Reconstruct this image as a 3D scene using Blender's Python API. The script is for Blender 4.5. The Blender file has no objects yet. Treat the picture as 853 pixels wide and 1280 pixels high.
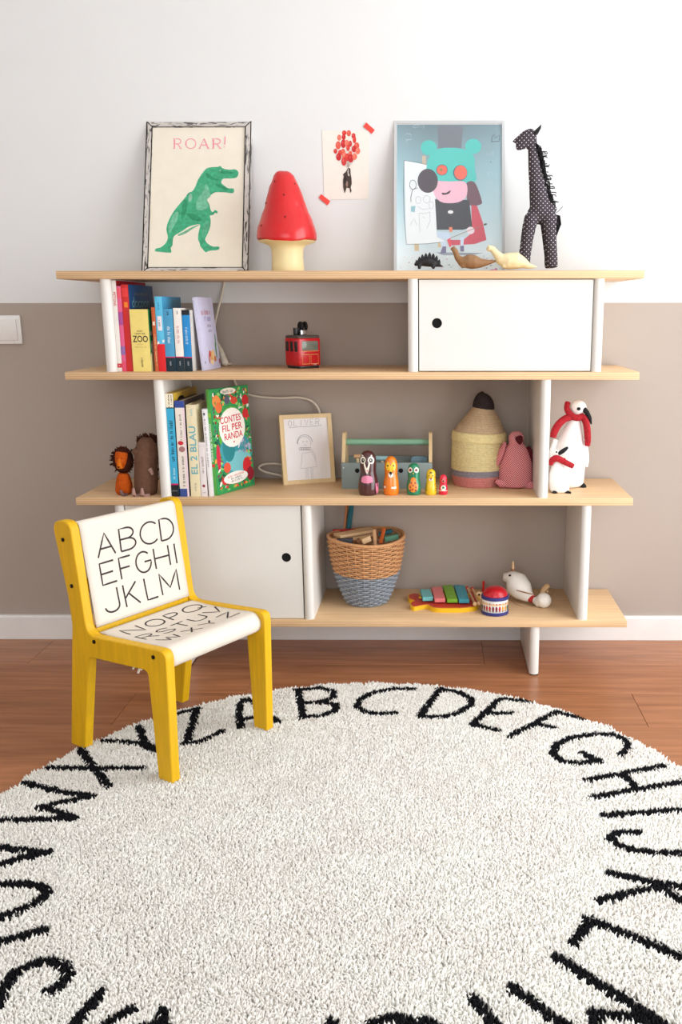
import bpy, bmesh, math, random
import numpy as np
from mathutils import Vector, Matrix, Euler
random.seed(7); np.random.seed(7)
PI = math.pi
scene = bpy.context.scene
COL = scene.collection

# ------------------------------------------------------------------ camera
FPX, CPX, CPY = 1128.4, 535.8, 640.0
PITCH, ROLL, YAW = .2217, -.0007, -.0073
CAM = np.array([.2102, -2.5772, .9724])
FW = np.array([math.sin(YAW)*math.cos(PITCH), math.cos(YAW)*math.cos(PITCH), -math.sin(PITCH)])
RT = np.cross(FW, [0, 0, 1]); RT /= np.linalg.norm(RT); UP = np.cross(RT, FW)
_c, _s = math.cos(ROLL), math.sin(ROLL)
RT, UP = _c*RT+_s*UP, -_s*RT+_c*UP
cd = bpy.data.cameras.new('camera'); cam = bpy.data.objects.new('camera', cd); COL.objects.link(cam)
cd.sensor_fit = 'VERTICAL'; cd.sensor_height = 36.0; cd.sensor_width = 24.0
cd.lens = FPX/1280*36.0
cd.shift_x = -(CPX-426.5)/1280; cd.shift_y = 0.0
cd.clip_start = .02
mw = Matrix.Identity(4)
for i in range(3):
    mw[i][0], mw[i][1], mw[i][2], mw[i][3] = RT[i], UP[i], -FW[i], CAM[i]
cam.matrix_world = mw
scene.camera = cam

# ------------------------------------------------------------------ light
scene.view_settings.view_transform = 'Standard'
scene.view_settings.look = 'None'
scene.view_settings.gamma = 1.0
scene.view_settings.use_curve_mapping = False
scene.view_settings.exposure = 0.27
w = bpy.data.worlds.new('sky'); scene.world = w; w.use_nodes = True
bg = w.node_tree.nodes['Background']; bg.inputs[0].default_value = (.82, .91, 1, 1); bg.inputs[1].default_value = 1.5

def area(name, loc, rot, sx, sy, power, col):
    l = bpy.data.lights.new(name, 'AREA'); l.shape = 'RECTANGLE'; l.size = sx; l.size_y = sy
    l.energy = power; l.color = col
    o = bpy.data.objects.new(name, l); COL.objects.link(o); o.location = loc; o.rotation_euler = rot
    return o
RX0, RX1, RY0, RH = -2.3, 1.45, -4.3, 2.6        # the room's inside
WIN1 = (-2.0, -.3, .02, 2.3)                   # side window: y0,y1,z0,z1
FILL_WIN = (-.9, 1.2, .3, 2.35)                      # window added behind the camera for front fill: x0,x1,z0,z1
area('daylight_side_window', (RX1+.16, (WIN1[0]+WIN1[1])/2, (WIN1[2]+WIN1[3])/2), (0, PI/2, 0), WIN1[3]-WIN1[2], WIN1[1]-WIN1[0], 36, (.985, .99, 1))
area('added_rear_fill', ((FILL_WIN[0]+FILL_WIN[1])/2, RY0-.16, (FILL_WIN[2]+FILL_WIN[3])/2), (PI/2, 0, 0), FILL_WIN[1]-FILL_WIN[0], FILL_WIN[3]-FILL_WIN[2], 19, (.985, .99, 1))  # added fill lamp, lifts the front and the shelf insides

# ------------------------------------------------------------------ pixel helpers
def ray(x, y): return FW+RT*(x-CPX)/FPX-UP*(y-CPY)/FPX
def oz(x, y, z):
    d = ray(x, y); return Vector(CAM+d*(z-CAM[2])/d[2])
def oy(x, y, Y):
    d = ray(x, y); return Vector(CAM+d*(Y-CAM[1])/d[1])
def opl(x, y, P, n):
    d = ray(x, y); n = np.array(n); return Vector(CAM+d*((np.array(P)-CAM)@n)/(d@n))
def mpp(Y, z=.6):                                # metres per pixel at depth Y
    return float((np.array([0, Y, z])-CAM)@FW)/FPX
class Zm:                                        # coordinates read from an enlarged crop
    def __init__(s, ox, oy_, k): s.ox, s.oy, s.k = ox, oy_, k
    def __call__(s, x, y): return (s.ox+x/s.k, s.oy+y/s.k)

# ------------------------------------------------------------------ materials
def lin(c): return tuple(((v/255)/12.92 if v/255 <= .04045 else ((v/255+.055)/1.055)**2.4) for v in c[:3])
_M = {}
def M(name, col=(200, 200, 200), rough=.55, var=.06, scale=30, bump=.0, bscale=250, stretch=(1, 1, 1), spec=.35, metal=0, sheen=0, sss=0, coat=0):
    if name in _M: return _M[name]
    m = bpy.data.materials.new(name); m.use_nodes = True; nt = m.node_tree; N = nt.nodes; L = nt.links
    b = N['Principled BSDF']; b.inputs['Roughness'].default_value = rough
    b.inputs['Specular IOR Level'].default_value = spec; b.inputs['Metallic'].default_value = metal
    if sheen: b.inputs['Sheen Weight'].default_value = sheen
    if coat: b.inputs['Coat Weight'].default_value = coat; b.inputs['Coat Roughness'].default_value = .15
    if sss: b.inputs['Subsurface Weight'].default_value = sss; b.inputs['Subsurface Radius'].default_value = (.02, .012, .006)
    tc = N.new('ShaderNodeTexCoord'); mp = N.new('ShaderNodeMapping'); mp.inputs['Scale'].default_value = stretch
    L.new(tc.outputs['Object'], mp.inputs[0])
    n = N.new('ShaderNodeTexNoise'); n.inputs['Scale'].default_value = scale; n.inputs['Detail'].default_value = 5
    L.new(mp.outputs[0], n.inputs['Vector'])
    r = N.new('ShaderNodeValToRGB'); c = lin(col)
    r.color_ramp.elements[0].position = .3; r.color_ramp.elements[1].position = .7
    r.color_ramp.elements[0].color = (*[max(0, v*(1-var)) for v in c], 1); r.color_ramp.elements[1].color = (*[min(1, v*(1+var)) for v in c], 1)
    L.new(n.outputs['Fac'], r.inputs[0]); L.new(r.outputs[0], b.inputs['Base Color'])
    if bump:
        n2 = N.new('ShaderNodeTexNoise'); n2.inputs['Scale'].default_value = bscale; n2.inputs['Detail'].default_value = 3
        L.new(mp.outputs[0], n2.inputs['Vector'])
        bp = N.new('ShaderNodeBump'); bp.inputs['Strength'].default_value = bump; bp.inputs['Distance'].default_value = .002
        L.new(n2.outputs['Fac'], bp.inputs['Height']); L.new(bp.outputs[0], b.inputs['Normal'])
    _M[name] = m; return m
def nodes(m): return m.node_tree.nodes, m.node_tree.links, m.node_tree.nodes['Principled BSDF']
def base_socket(m):                              # the link currently feeding base colour
    return m.node_tree.nodes['Principled BSDF'].inputs['Base Color'].links[0].from_socket
def mix(m, fac, colour, a=None, mode='MIX'):
    N, L, b = nodes(m); x = N.new('ShaderNodeMix'); x.data_type = 'RGBA'; x.blend_type = mode
    src = a or base_socket(m); L.new(src, x.inputs['A'])
    if isinstance(colour, tuple): x.inputs['B'].default_value = (*lin(colour), 1)
    else: L.new(colour, x.inputs['B'])
    if isinstance(fac, (int, float)): x.inputs['Factor'].default_value = fac
    else: L.new(fac, x.inputs['Factor'])
    L.new(x.outputs['Result'], b.inputs['Base Color']); return x
def math_node(m, op, a, b=None):
    N, L, _ = nodes(m); x = N.new('ShaderNodeMath'); x.operation = op
    for i, v in enumerate((a, b)):
        if v is None: continue
        if isinstance(v, (int, float)): x.inputs[i].default_value = v
        else: L.new(v, x.inputs[i])
    return x.outputs[0]
def coord(m, kind='Object'):
    N, L, _ = nodes(m); t = N.new('ShaderNodeTexCoord'); s = N.new('ShaderNodeSeparateXYZ'); L.new(t.outputs[kind], s.inputs[0]); return t.outputs[kind], s.outputs

def ink_mat(name, mottle=0., scale=60, rough=.6, coat=0):
    m = M(name, (255, 255, 255), rough, mottle, scale, coat=coat)
    N, L, b = nodes(m); at = N.new('ShaderNodeAttribute'); at.attribute_name = 'Col'
    mix(m, 1.0, at.outputs['Color'], mode='MULTIPLY'); return m

# two-tone wall: white above, taupe below a painted line
PAINT_Z = .988
wall_m = M('painted_wall', (229, 230, 229), .85, .012, 3, .12, 500, spec=.2)
_, xyz = coord(wall_m); f = math_node(wall_m, 'LESS_THAN', xyz[2], PAINT_Z); mix(wall_m, f, (177, 164, 153))
room_m = M('white_plaster', (240, 239, 236), .9, .02, 3, .1, 400, spec=.2)
board_m = M('white_baseboard', (236, 234, 230), .5, .03, 12, spec=.4)
# birch plywood: stretched grain along x, thin darker plies through the thickness
ply = M('birch_plywood', (222, 186, 143), .5, .09, 9, .05, 60, (.6, 9, 9), spec=.35)
_, xyz = coord(ply); s_ = math_node(ply, 'SINE', math_node(ply, 'MULTIPLY', xyz[2], 1250)); f = math_node(ply, 'MULTIPLY', math_node(ply, 'GREATER_THAN', s_, .4), .5)
mix(ply, f, (186, 142, 96))
white_panel = M('white_lacquer', (226, 222, 215), .42, .012, 8, spec=.4)
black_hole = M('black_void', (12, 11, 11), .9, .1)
# laminate floor: each plank a shade of its own
lam = M('oak_laminate', (170, 113, 77), .27, .22, 5, .06, 90, (.7, 11, 1), spec=.42)
N, L, b = nodes(lam); oi = N.new('ShaderNodeObjectInfo')
hsv = N.new('ShaderNodeHueSaturation'); L.new(base_socket(lam), hsv.inputs['Color']); L.new(math_node(lam, 'ADD', math_node(lam, 'MULTIPLY', oi.outputs['Random'], .3), .88), hsv.inputs['Value'])
L.new(hsv.outputs[0], b.inputs['Base Color'])
N_ = N.new('ShaderNodeTexNoise'); N_.inputs['Scale'].default_value = 3.2; N_.inputs['Detail'].default_value = 4; N_.inputs['Distortion'].default_value = .6
mp = N.new('ShaderNodeMapping'); mp.inputs['Scale'].default_value = (1, 6, 1); t_ = N.new('ShaderNodeTexCoord')
ad = N.new('ShaderNodeVectorMath'); ad.operation = 'ADD'; L.new(t_.outputs['Object'], mp.inputs[0]); L.new(mp.outputs[0], ad.inputs[0])
cmb = N.new('ShaderNodeCombineXYZ'); L.new(math_node(lam, 'MULTIPLY', oi.outputs['Random'], 50), cmb.inputs[0]); L.new(cmb.outputs[0], ad.inputs[1]); L.new(ad.outputs[0], N_.inputs['Vector'])
rp = N.new('ShaderNodeValToRGB'); rp.color_ramp.elements[0].position = .52; rp.color_ramp.elements[1].position = .78; L.new(N_.outputs['Fac'], rp.inputs[0])
mix(lam, math_node(lam, 'MULTIPLY', rp.outputs[0], .5), (126, 76, 48))
ink = ink_mat('printed_ink'); ink_mott = ink_mat('mottled_print', .34, 110); ink_gloss = ink_mat('glossy_paint', 0, rough=.25, coat=.4)

# ------------------------------------------------------------------ mesh helpers
def rbox_data(sx, sy, sz, bev=0, seg=2):
    bm = bmesh.new(); bmesh.ops.create_cube(bm, size=1)
    bmesh.ops.scale(bm, vec=(sx, sy, sz), verts=bm.verts)
    if bev: bmesh.ops.bevel(bm, geom=bm.edges[:], offset=bev, segments=seg, profile=.5, affect='EDGES')
    bm.verts.index_update(); v = [x.co.copy() for x in bm.verts]; f = [[q.index for q in x.verts] for x in bm.faces]; bm.free(); return v, f
class MB:
    def __init__(s): s.v, s.f, s.c = [], [], []
    def add(s, v, f, mat=None, col=None):
        o = len(s.v); s.v += [mat @ Vector(p) if mat else Vector(p) for p in v]
        for i, q in enumerate(f):
            s.f.append([k+o for k in q]); s.c.append(col)
        return s
    def box(s, c, size, bev=0, rot=None, seg=2):
        v, f = rbox_data(*size, bev, seg); m = Matrix.Translation(c) @ (rot.to_matrix().to_4x4() if rot else Matrix.Identity(4)); return s.add(v, f, m)
    def box2(s, a, b_, bev=0):
        a, b_ = Vector(a), Vector(b_); return s.box((a+b_)/2, [abs(x) for x in (b_-a)], bev)
    def lathe(s, prof, n=32, mat=None):          # profile of (r, z)
        v, f = [], []
        for r, z in prof:
            for k in range(n):
                a = 2*PI*k/n; v.append((r*math.cos(a), r*math.sin(a), z))
        for i in range(len(prof)-1):
            for k in range(n): f.append((i*n+k, i*n+(k+1) % n, (i+1)*n+(k+1) % n, (i+1)*n+k))
        if prof[0][0] > 1e-6: f.append(list(range(n))[::-1])
        if prof[-1][0] > 1e-6: f.append([(len(prof)-1)*n+k for k in range(n)])
        return s.add(v, f, mat)
    def tube(s, pts, rad, n=10, flat=1.0, closed=False, side=None):
        pts = [Vector(p) for p in pts]; m = len(pts)
        rad = [rad]*m if isinstance(rad, (int, float)) else rad
        v, f = [], []; prev = None
        for i, p in enumerate(pts):
            if closed: t = pts[(i+1) % m]-pts[i-1]
            else: t = pts[min(i+1, m-1)]-pts[max(i-1, 0)]
            t.normalize()
            if prev is None:
                ref = Vector(side) if side else (Vector((0, 0, 1)) if abs(t.z) < .9 else Vector((0, 1, 0)))
                a = (ref-t*ref.dot(t)).normalized()
            else: a = (prev-t*prev.dot(t)).normalized()
            prev = a; b_ = t.cross(a)
            for k in range(n):
                g = 2*PI*k/n; v.append(p+(a*math.cos(g)*flat+b_*math.sin(g))*rad[i])
        for i in range(m if closed else m-1):
            j = (i+1) % m
            for k in range(n): f.append((i*n+k, i*n+(k+1) % n, j*n+(k+1) % n, j*n+k))
        if not closed: f.append(list(range(n))[::-1]); f.append([(m-1)*n+k for k in range(n)])
        return s.add(v, f)
    def ball(s, c, r, n=20, rot=None):
        r = (r, r, r) if isinstance(r, (int, float)) else r
        prof = [(math.sin(PI*i/(n//2)), -math.cos(PI*i/(n//2))) for i in range(n//2+1)]
        prof[0] = (1e-7, -1); prof[-1] = (1e-7, 1)
        m = Matrix.Translation(c) @ (rot.to_matrix().to_4x4() if rot else Matrix.Identity(4)) @ Matrix.Diagonal((*r, 1)); return s.lathe(prof, n, m)
    def prism(s, poly, fn, h0, h1):              # fn(a, b, h) -> point
        n = len(poly); v = [fn(a, b_, h0) for a, b_ in poly]+[fn(a, b_, h1) for a, b_ in poly]
        f = [list(range(n))[::-1], list(range(n, 2*n))]+[(i, (i+1) % n, n+(i+1) % n, n+i) for i in range(n)]; return s.add(v, f)
    def grid(s, fn, nu, nv, closed_u=False):
        v = [fn(i/nu, j/nv) for j in range(nv+1) for i in range(nu+1)]
        f = [(j*(nu+1)+i, j*(nu+1)+i+1, (j+1)*(nu+1)+i+1, (j+1)*(nu+1)+i) for j in range(nv) for i in range(nu)]; return s.add(v, f)

def mesh_from(mb, name, angle=40, recalc=True):
    me = bpy.data.meshes.new(name); me.from_pydata([tuple(v) for v in mb.v], [], mb.f); me.update()
    if recalc:
        bm = bmesh.new(); bm.from_mesh(me); bmesh.ops.recalc_face_normals(bm, faces=bm.faces); bm.to_mesh(me); bm.free()
    for p in me.polygons: p.use_smooth = True
    me.set_sharp_from_angle(angle=math.radians(angle)); return me

class Thing:
    def __init__(s, name, loc, label, cat, group=None, rot=(0, 0, 0), kind=None):
        s.o = bpy.data.objects.new(name, None); COL.objects.link(s.o); s.o.empty_display_size = .02
        s.o.location = loc; s.o.rotation_euler = rot
        s.m = Matrix.Translation(loc) @ Euler(rot).to_matrix().to_4x4(); s.inv = s.m.inverted()
        s.o['label'] = label; s.o['category'] = cat
        if group: s.o['group'] = group
        if kind: s.o['kind'] = kind
    def part(s, name, mb, mat, parent=None, local=False, angle=40, label=None, kind=None, fuse=0, solid=0, recalc=True):
        if not local: mb.v = [s.inv @ v for v in mb.v]
        me = mesh_from(mb, name, angle, recalc)
        o = bpy.data.objects.new(name, me); COL.objects.link(o); o.parent = parent or s.o
        me.materials.append(mat)
        if fuse: fuse_obj(o, fuse)
        if solid:
            md = o.modifiers.new('solid', 'SOLIDIFY'); md.thickness = solid; md.offset = 0
        if label: o['label'] = label
        if kind: o['kind'] = kind
        return o
    def ink(s, name, p, mat=None, parent=None, local=True):
        if not local: p.v = [s.inv @ v for v in p.v]
        o = p.build(name, mat or ink); o.parent = parent or s.o; return o
def fuse_obj(o, voxel):
    md = o.modifiers.new('fuse', 'REMESH'); md.mode = 'VOXEL'; md.voxel_size = voxel; md.use_smooth_shade = True
    sm = o.modifiers.new('soft', 'SMOOTH'); sm.iterations = 4; sm.factor = .5
    bpy.context.view_layer.update()
    ev = o.evaluated_get(bpy.context.evaluated_depsgraph_get())
    me = bpy.data.meshes.new_from_object(ev); o.modifiers.clear(); old = o.data; o.data = me; me.name = old.name
    for p in me.polygons: p.use_smooth = True
def struct(name, mb, mat, parent=None, angle=30):
    me = mesh_from(mb, name, angle); me.materials.append(mat)
    o = bpy.data.objects.new(name, me); COL.objects.link(o)
    if parent: o.parent = parent
    else: o['kind'] = 'structure'
    return o

# ---- flat print: coloured polygons laid in thin layers on a surface
_T = {}
def text_data(t):
    if t in _T: return _T[t]
    if isinstance(t, tuple):                     # print too small to read in the photograph: unreadable letter-like marks
        rn = random.Random(sum(t)*31+len(t)); v, f = [], []; x = 0
        def bar(x0, y0, x1, y1):
            o_ = len(v); v.extend([(x0, y0), (x1, y0), (x1, y1), (x0, y1)]); f.append([o_, o_+1, o_+2, o_+3])
        for c in [q for n in t for q in [1]*n+[0]][:-1]:      # word lengths: 1 is a letter, 0 a gap
            if c == 0: x += .35; continue
            hgt = rn.choice([.5, .5, .5, .72]); wdt = rn.choice([.3, .36, .4, .14])
            bar(x, 0, x+.1, hgt)
            if wdt > .2:
                if rn.random() < .75: bar(x+wdt-.1, 0, x+wdt, .5)
                if rn.random() < .7: bar(x+.1, .41, x+wdt-.1, .5)
                if rn.random() < .5: bar(x+.1, 0, x+wdt-.1, .09)
            x += wdt+.13
        v = [(a-x/2, b_-.35) for a, b_ in v]; _T[t] = (v, f, x); return _T[t]
    cu = bpy.data.curves.new('t', 'FONT'); cu.body = t; cu.resolution_u = 3; cu.size = 1; cu.fill_mode = 'FRONT'; cu.offset = .012
    o = bpy.data.objects.new('t', cu); me = bpy.data.meshes.new_from_object(o)
    v = [(p.co.x, p.co.y) for p in me.vertices]; f = [list(p.vertices) for p in me.polygons]
    bpy.data.objects.remove(o); bpy.data.curves.remove(cu); bpy.data.meshes.remove(me)
    if v:
        x0 = min(p[0] for p in v); x1 = max(p[0] for p in v)
        v = [(p[0]-(x0+x1)/2, p[1]-.35) for p in v]; wd = x1-x0
    else: wd = 0
    _T[t] = (v, f, wd); return _T[t]
class Ink:
    def __init__(s, fn, h0=.0003, dh=.00006): s.fn, s.h, s.dh, s.v, s.f, s.c = fn, h0, dh, [], [], []
    def raw(s, pts, faces, cols):
        o = len(s.v); s.v += [Vector(s.fn(a, b_, s.h)) for a, b_ in pts]
        for q in faces:
            s.f.append([k+o for k in q]); s.c.append([cols[k] for k in q] if isinstance(cols, list) else [cols]*len(q))
        s.h += s.dh; return s
    def poly(s, pts, col): return s.raw(pts, [list(range(len(pts)))], [lin(c) for c in col] if isinstance(col, list) else lin(col))
    def ell(s, c, rx, ry, col, rot=0, n=20, rings=2):
        ca, sa = math.cos(rot), math.sin(rot); pts = [c]; F = []
        for g in range(1, rings+1):
            for k in range(n):
                x, y = rx*g/rings*math.cos(2*PI*k/n), ry*g/rings*math.sin(2*PI*k/n); pts.append((c[0]+x*ca-y*sa, c[1]+x*sa+y*ca))
        for k in range(n): F.append((0, 1+k, 1+(k+1) % n))
        for g in range(1, rings):
            a = 1+(g-1)*n; b_ = 1+g*n
            for k in range(n): F.append((a+k, b_+k, b_+(k+1) % n, a+(k+1) % n))
        return s.raw(pts, F, lin(col))
    def rect(s, x0, y0, x1, y1, col, nx=1, ny=1):
        pts = [(x0+(x1-x0)*i/nx, y0+(y1-y0)*j/ny) for j in range(ny+1) for i in range(nx+1)]
        return s.raw(pts, [(j*(nx+1)+i, j*(nx+1)+i+1, (j+1)*(nx+1)+i+1, (j+1)*(nx+1)+i) for j in range(ny) for i in range(nx)], lin(col))
    def line(s, pts, wd, col, closed=False, sub=1):
        P = [Vector((p[0], p[1])) for p in pts]
        if sub > 1: P = [P[i].lerp(P[i+1], k/sub) for i in range(len(P)-1) for k in range(sub)]+[P[-1]]
        n = len(P); V = []
        for i, p in enumerate(P):
            if closed: t = P[(i+1) % n]-P[i-1]
            else: t = P[min(i+1, n-1)]-P[max(0, i-1)]
            if t.length < 1e-9: t = Vector((1, 0))
            t.normalize(); q = Vector((-t.y, t.x))*wd/2; V += [tuple(p+q), tuple(p-q)]
        m = n if closed else n-1
        return s.raw(V, [(2*i, 2*i+1, (2*i+3) % (2*n), (2*i+2) % (2*n)) for i in range(m)], lin(col))
    def text(s, t, c, size, col, rot=0, sx=1.0, width=None):
        v, f, wd = text_data(t); k = size/.7
        if width and wd: sx = width/(wd*k)
        ca, sa = math.cos(rot), math.sin(rot); pts = [(c[0]+(x*sx*ca-y*sa)*k, c[1]+(x*sx*sa+y*ca)*k) for x, y in v]
        return s.raw(pts, f, lin(col)) if f else s
    def build(s, name, mat):
        me = bpy.data.meshes.new(name); me.from_pydata([tuple(v) for v in s.v], [], s.f); me.update()
        a = me.color_attributes.new('Col', 'FLOAT_COLOR', 'CORNER'); flat = []
        for q in s.c:
            for c in q: flat += [*c, 1.0]
        a.data.foreach_set('color', flat); me.materials.append(mat)
        o = bpy.data.objects.new(name, me); COL.objects.link(o); return o

def arc(cx, cy, rx, ry, a0, a1, n=12): return [(cx+rx*math.cos(math.radians(a0+(a1-a0)*i/n)), cy+ry*math.sin(math.radians(a0+(a1-a0)*i/n))) for i in range(n+1)]
FONT = {
 'A': [[(0, 0), (.36, 1), (.72, 0)], [(.13, .35), (.59, .35)]],
 'B': [[(0, 0), (0, 1), (.3, 1)]+arc(.3, .76, .28, .24, 90, -90)+[(0, .52)], [(.3, .52)]+arc(.32, .26, .32, .26, 90, -90)+[(0, 0)]],
 'C': [arc(.4, .5, .4, .5, 45, 315, 20)],
 'D': [[(0, 0), (0, 1), (.2, 1)]+arc(.2, .5, .46, .5, 90, -90, 16)+[(0, 0)]],
 'E': [[(.52, 1), (0, 1), (0, 0), (.54, 0)], [(0, .5), (.45, .5)]],
 'F': [[(.52, 1), (0, 1), (0, 0)], [(0, .5), (.44, .5)]],
 'G': [arc(.4, .5, .4, .5, 45, 360, 22)+[(.45, .5)]],
 'H': [[(0, 0), (0, 1)], [(.6, 0), (.6, 1)], [(0, .5), (.6, .5)]],
 'I': [[(0, 0), (0, 1)]],
 'J': [[(.48, 1), (.48, .3)]+arc(.24, .26, .24, .26, 0, -180, 12)],
 'K': [[(0, 0), (0, 1)], [(.55, 1), (0, .38)], [(.18, .58), (.58, 0)]],
 'L': [[(0, 1), (0, 0), (.5, 0)]],
 'M': [[(0, 0), (0, 1), (.36, .25), (.72, 1), (.72, 0)]],
 'N': [[(0, 0), (0, 1), (.58, 0), (.58, 1)]],
 'O': [arc(.42, .5, .42, .5, 0, 360, 28)],
 'P': [[(0, 0), (0, 1), (.3, 1)]+arc(.3, .74, .28, .26, 90, -90)+[(0, .48)]],
 'Q': [arc(.42, .5, .42, .5, 0, 360, 28), [(.55, .25), (.85, -.05)]],
 'R': [[(0, 0), (0, 1), (.3, 1)]+arc(.3, .74, .28, .26, 90, -90)+[(0, .48)], [(.28, .48), (.58, 0)]],
 'S': [arc(.28, .75, .26, .25, 20, 270, 14)+arc(.28, .25, .28, .25, 90, -160, 14)],
 'T': [[(0, 1), (.6, 1)], [(.3, 1), (.3, 0)]],
 'U': [[(0, 1), (0, .32)]+arc(.3, .32, .3, .32, 180, 360, 12)+[(.6, 1)]],
 'V': [[(0, 1), (.34, 0), (.68, 1)]],
 'W': [[(0, 1), (.22, 0), (.45, .85), (.68, 0), (.9, 1)]],
 'X': [[(0, 0), (.6, 1)], [(0, 1), (.6, 0)]],
 'Y': [[(0, 1), (.32, .48), (.64, 1)], [(.32, .48), (.32, 0)]],
 'Z': [[(0, 1), (.58, 1), (0, 0), (.6, 0)]],
}

# ================================================================== THE ROOM
Z1, Z2, Z3, Z4, TH = 1.0633, .8167, .4926, .1592, .0193
YF, YB = -.2872, -.006
o = struct('wall_back', MB().box2((RX0-.15, 0, -.1), (RX1+.15, .12, RH)), wall_m); o['label'] = 'back wall painted white above and taupe below'
y0, y1, za, zb = WIN1
mb = MB().box2((RX1, RY0-.15, -.1), (RX1+.12, y0, RH)).box2((RX1, y1, -.1), (RX1+.12, 0, RH)).box2((RX1, y0, -.1), (RX1+.12, y1, za)).box2((RX1, y0, zb), (RX1+.12, y1, RH))
struct('wall_right', mb, room_m)
x0, x1, za2, zb2 = FILL_WIN
mb = MB().box2((RX0-.15, RY0-.12, -.1), (x0, RY0, RH)).box2((x1, RY0-.12, -.1), (RX1, RY0, RH)).box2((x0, RY0-.12, -.1), (x1, RY0, za2)).box2((x0, RY0-.12, zb2), (x1, RY0, RH))
struct('wall_front', mb, room_m)
struct('wall_left', MB().box2((RX0-.12, RY0, -.1), (RX0, 0, RH)), room_m)
struct('ceiling', MB().box2((RX0-.15, RY0-.15, RH), (RX1+.15, .12, RH+.1)), room_m)
mb = MB()
for yy in (y0+.02, (y0+y1)/2, y1-.02): mb.box2((RX1+.02, yy-.02, za), (RX1+.07, yy+.02, zb))
for zz in (za+.02, zb-.02): mb.box2((RX1+.022, y0, zz-.02), (RX1+.068, y1, zz+.02))
struct('window_1', mb, board_m)
mb = MB()
for xx in (x0+.02, (x0+x1)/2, x1-.02): mb.box2((xx-.02, RY0-.07, za2), (xx+.02, RY0-.02, zb2))
for zz in (za2+.02, zb2-.02): mb.box2((x0, RY0-.068, zz-.02), (x1, RY0-.022, zz+.02))
struct('added_rear_window', mb, board_m)  # frame of the rear window added to let the fill lamp in
# baseboard with a small chamfer at the top
mb = MB(); mb.prism([(0, 0), (-.013, 0), (-.013, .068), (-.009, .0743), (0, .0743)], lambda a, b_, h: (h, a, b_), RX0, RX1)
struct('baseboard_back', mb, board_m)
# floor: a sub-base and planks laid in rows
floor = struct('floor', MB().box2((RX0-.1, RY0-.1, -.1), (RX1+.1, 0, -.012)), M('underlay', (90, 65, 45), .9))
PW, PL = .192, 1.285
v, f = rbox_data(PL-.0008, PW-.0008, .012, .0007, 1)
pm = bpy.data.meshes.new('plank'); pm.from_pydata([tuple(q) for q in v], [], f); pm.materials.append(lam)
row = 0; yy = -.013
while yy > RY0:
    off = [.35, -.28, .72, .05, -.6][row % 5]; k = -3
    for k in range(-3, 4):
        a, b_ = off+k*PL, off+(k+1)*PL; a2, b2 = max(a, RX0), min(b_, RX1)
        ya = max(yy-PW, RY0)
        if b2-a2 < .05 or yy-ya < .03: continue
        if b2-a2 > PL-.01 and yy-ya > PW-.001: me = pm
        else:
            vv, ff = rbox_data(b2-a2-.0008, yy-ya-.0008, .012, .0007, 1); me = bpy.data.meshes.new('plank'); me.from_pydata([tuple(q) for q in vv], [], ff); me.materials.append(lam)
        p = bpy.data.objects.new('plank', me); COL.objects.link(p); p.parent = floor; p.location = ((a2+b2)/2, (yy+ya)/2, -.006)
    yy -= PW; row += 1

# ================================================================== BOOKSHELF
S = Thing('bookshelf', (0, (YF+YB)/2, 0), 'wide low bookshelf of birch plywood boards on rounded white uprights', 'bookshelf')
W2 = .724
for z in (Z1, Z2, Z3, Z4):
    S.part('shelf', MB().box2((-W2, YF, z-TH), (W2, YB, z), .0012), ply, angle=30)
def upright(xa, z0, z1, name='upright'):
    xb = xa+.0258; r = .0129; y0, y1 = YF+.003, YB-.004
    prof = [(xa, y1), (xa, y0+r*.9)]+[(xa+r-r*math.cos(math.radians(a)), y0+r*.9-r*.9*math.sin(math.radians(a))) for a in range(15, 180, 15)]+[(xb, y0+r*.9), (xb, y1)]
    return S.part(name, MB().prism(prof, lambda a, b_, h: (a, b_, h), z0, z1), white_panel, angle=30)
UL, UD, UR, ML, MR, LL, LD, LR = -.6212, .1426, .6037, -.5049, .4785, -.6284, -.1389, .5934
for x in (UL, UD, UR): upright(x, Z2, Z1-TH)
for x in (ML, MR): upright(x, Z3, Z2-TH)
for x in (LL, LD, LR): upright(x, Z4, Z3-TH)
for x in (.4669, -.4944): upright(x, .004, Z4-TH, 'leg')
for x in (.4669, -.4944): S.part('foot_pad', MB().box2((x+.004, YF+.008, 0), (x+.0235, YB-.02, .004)), black_hole)
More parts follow.
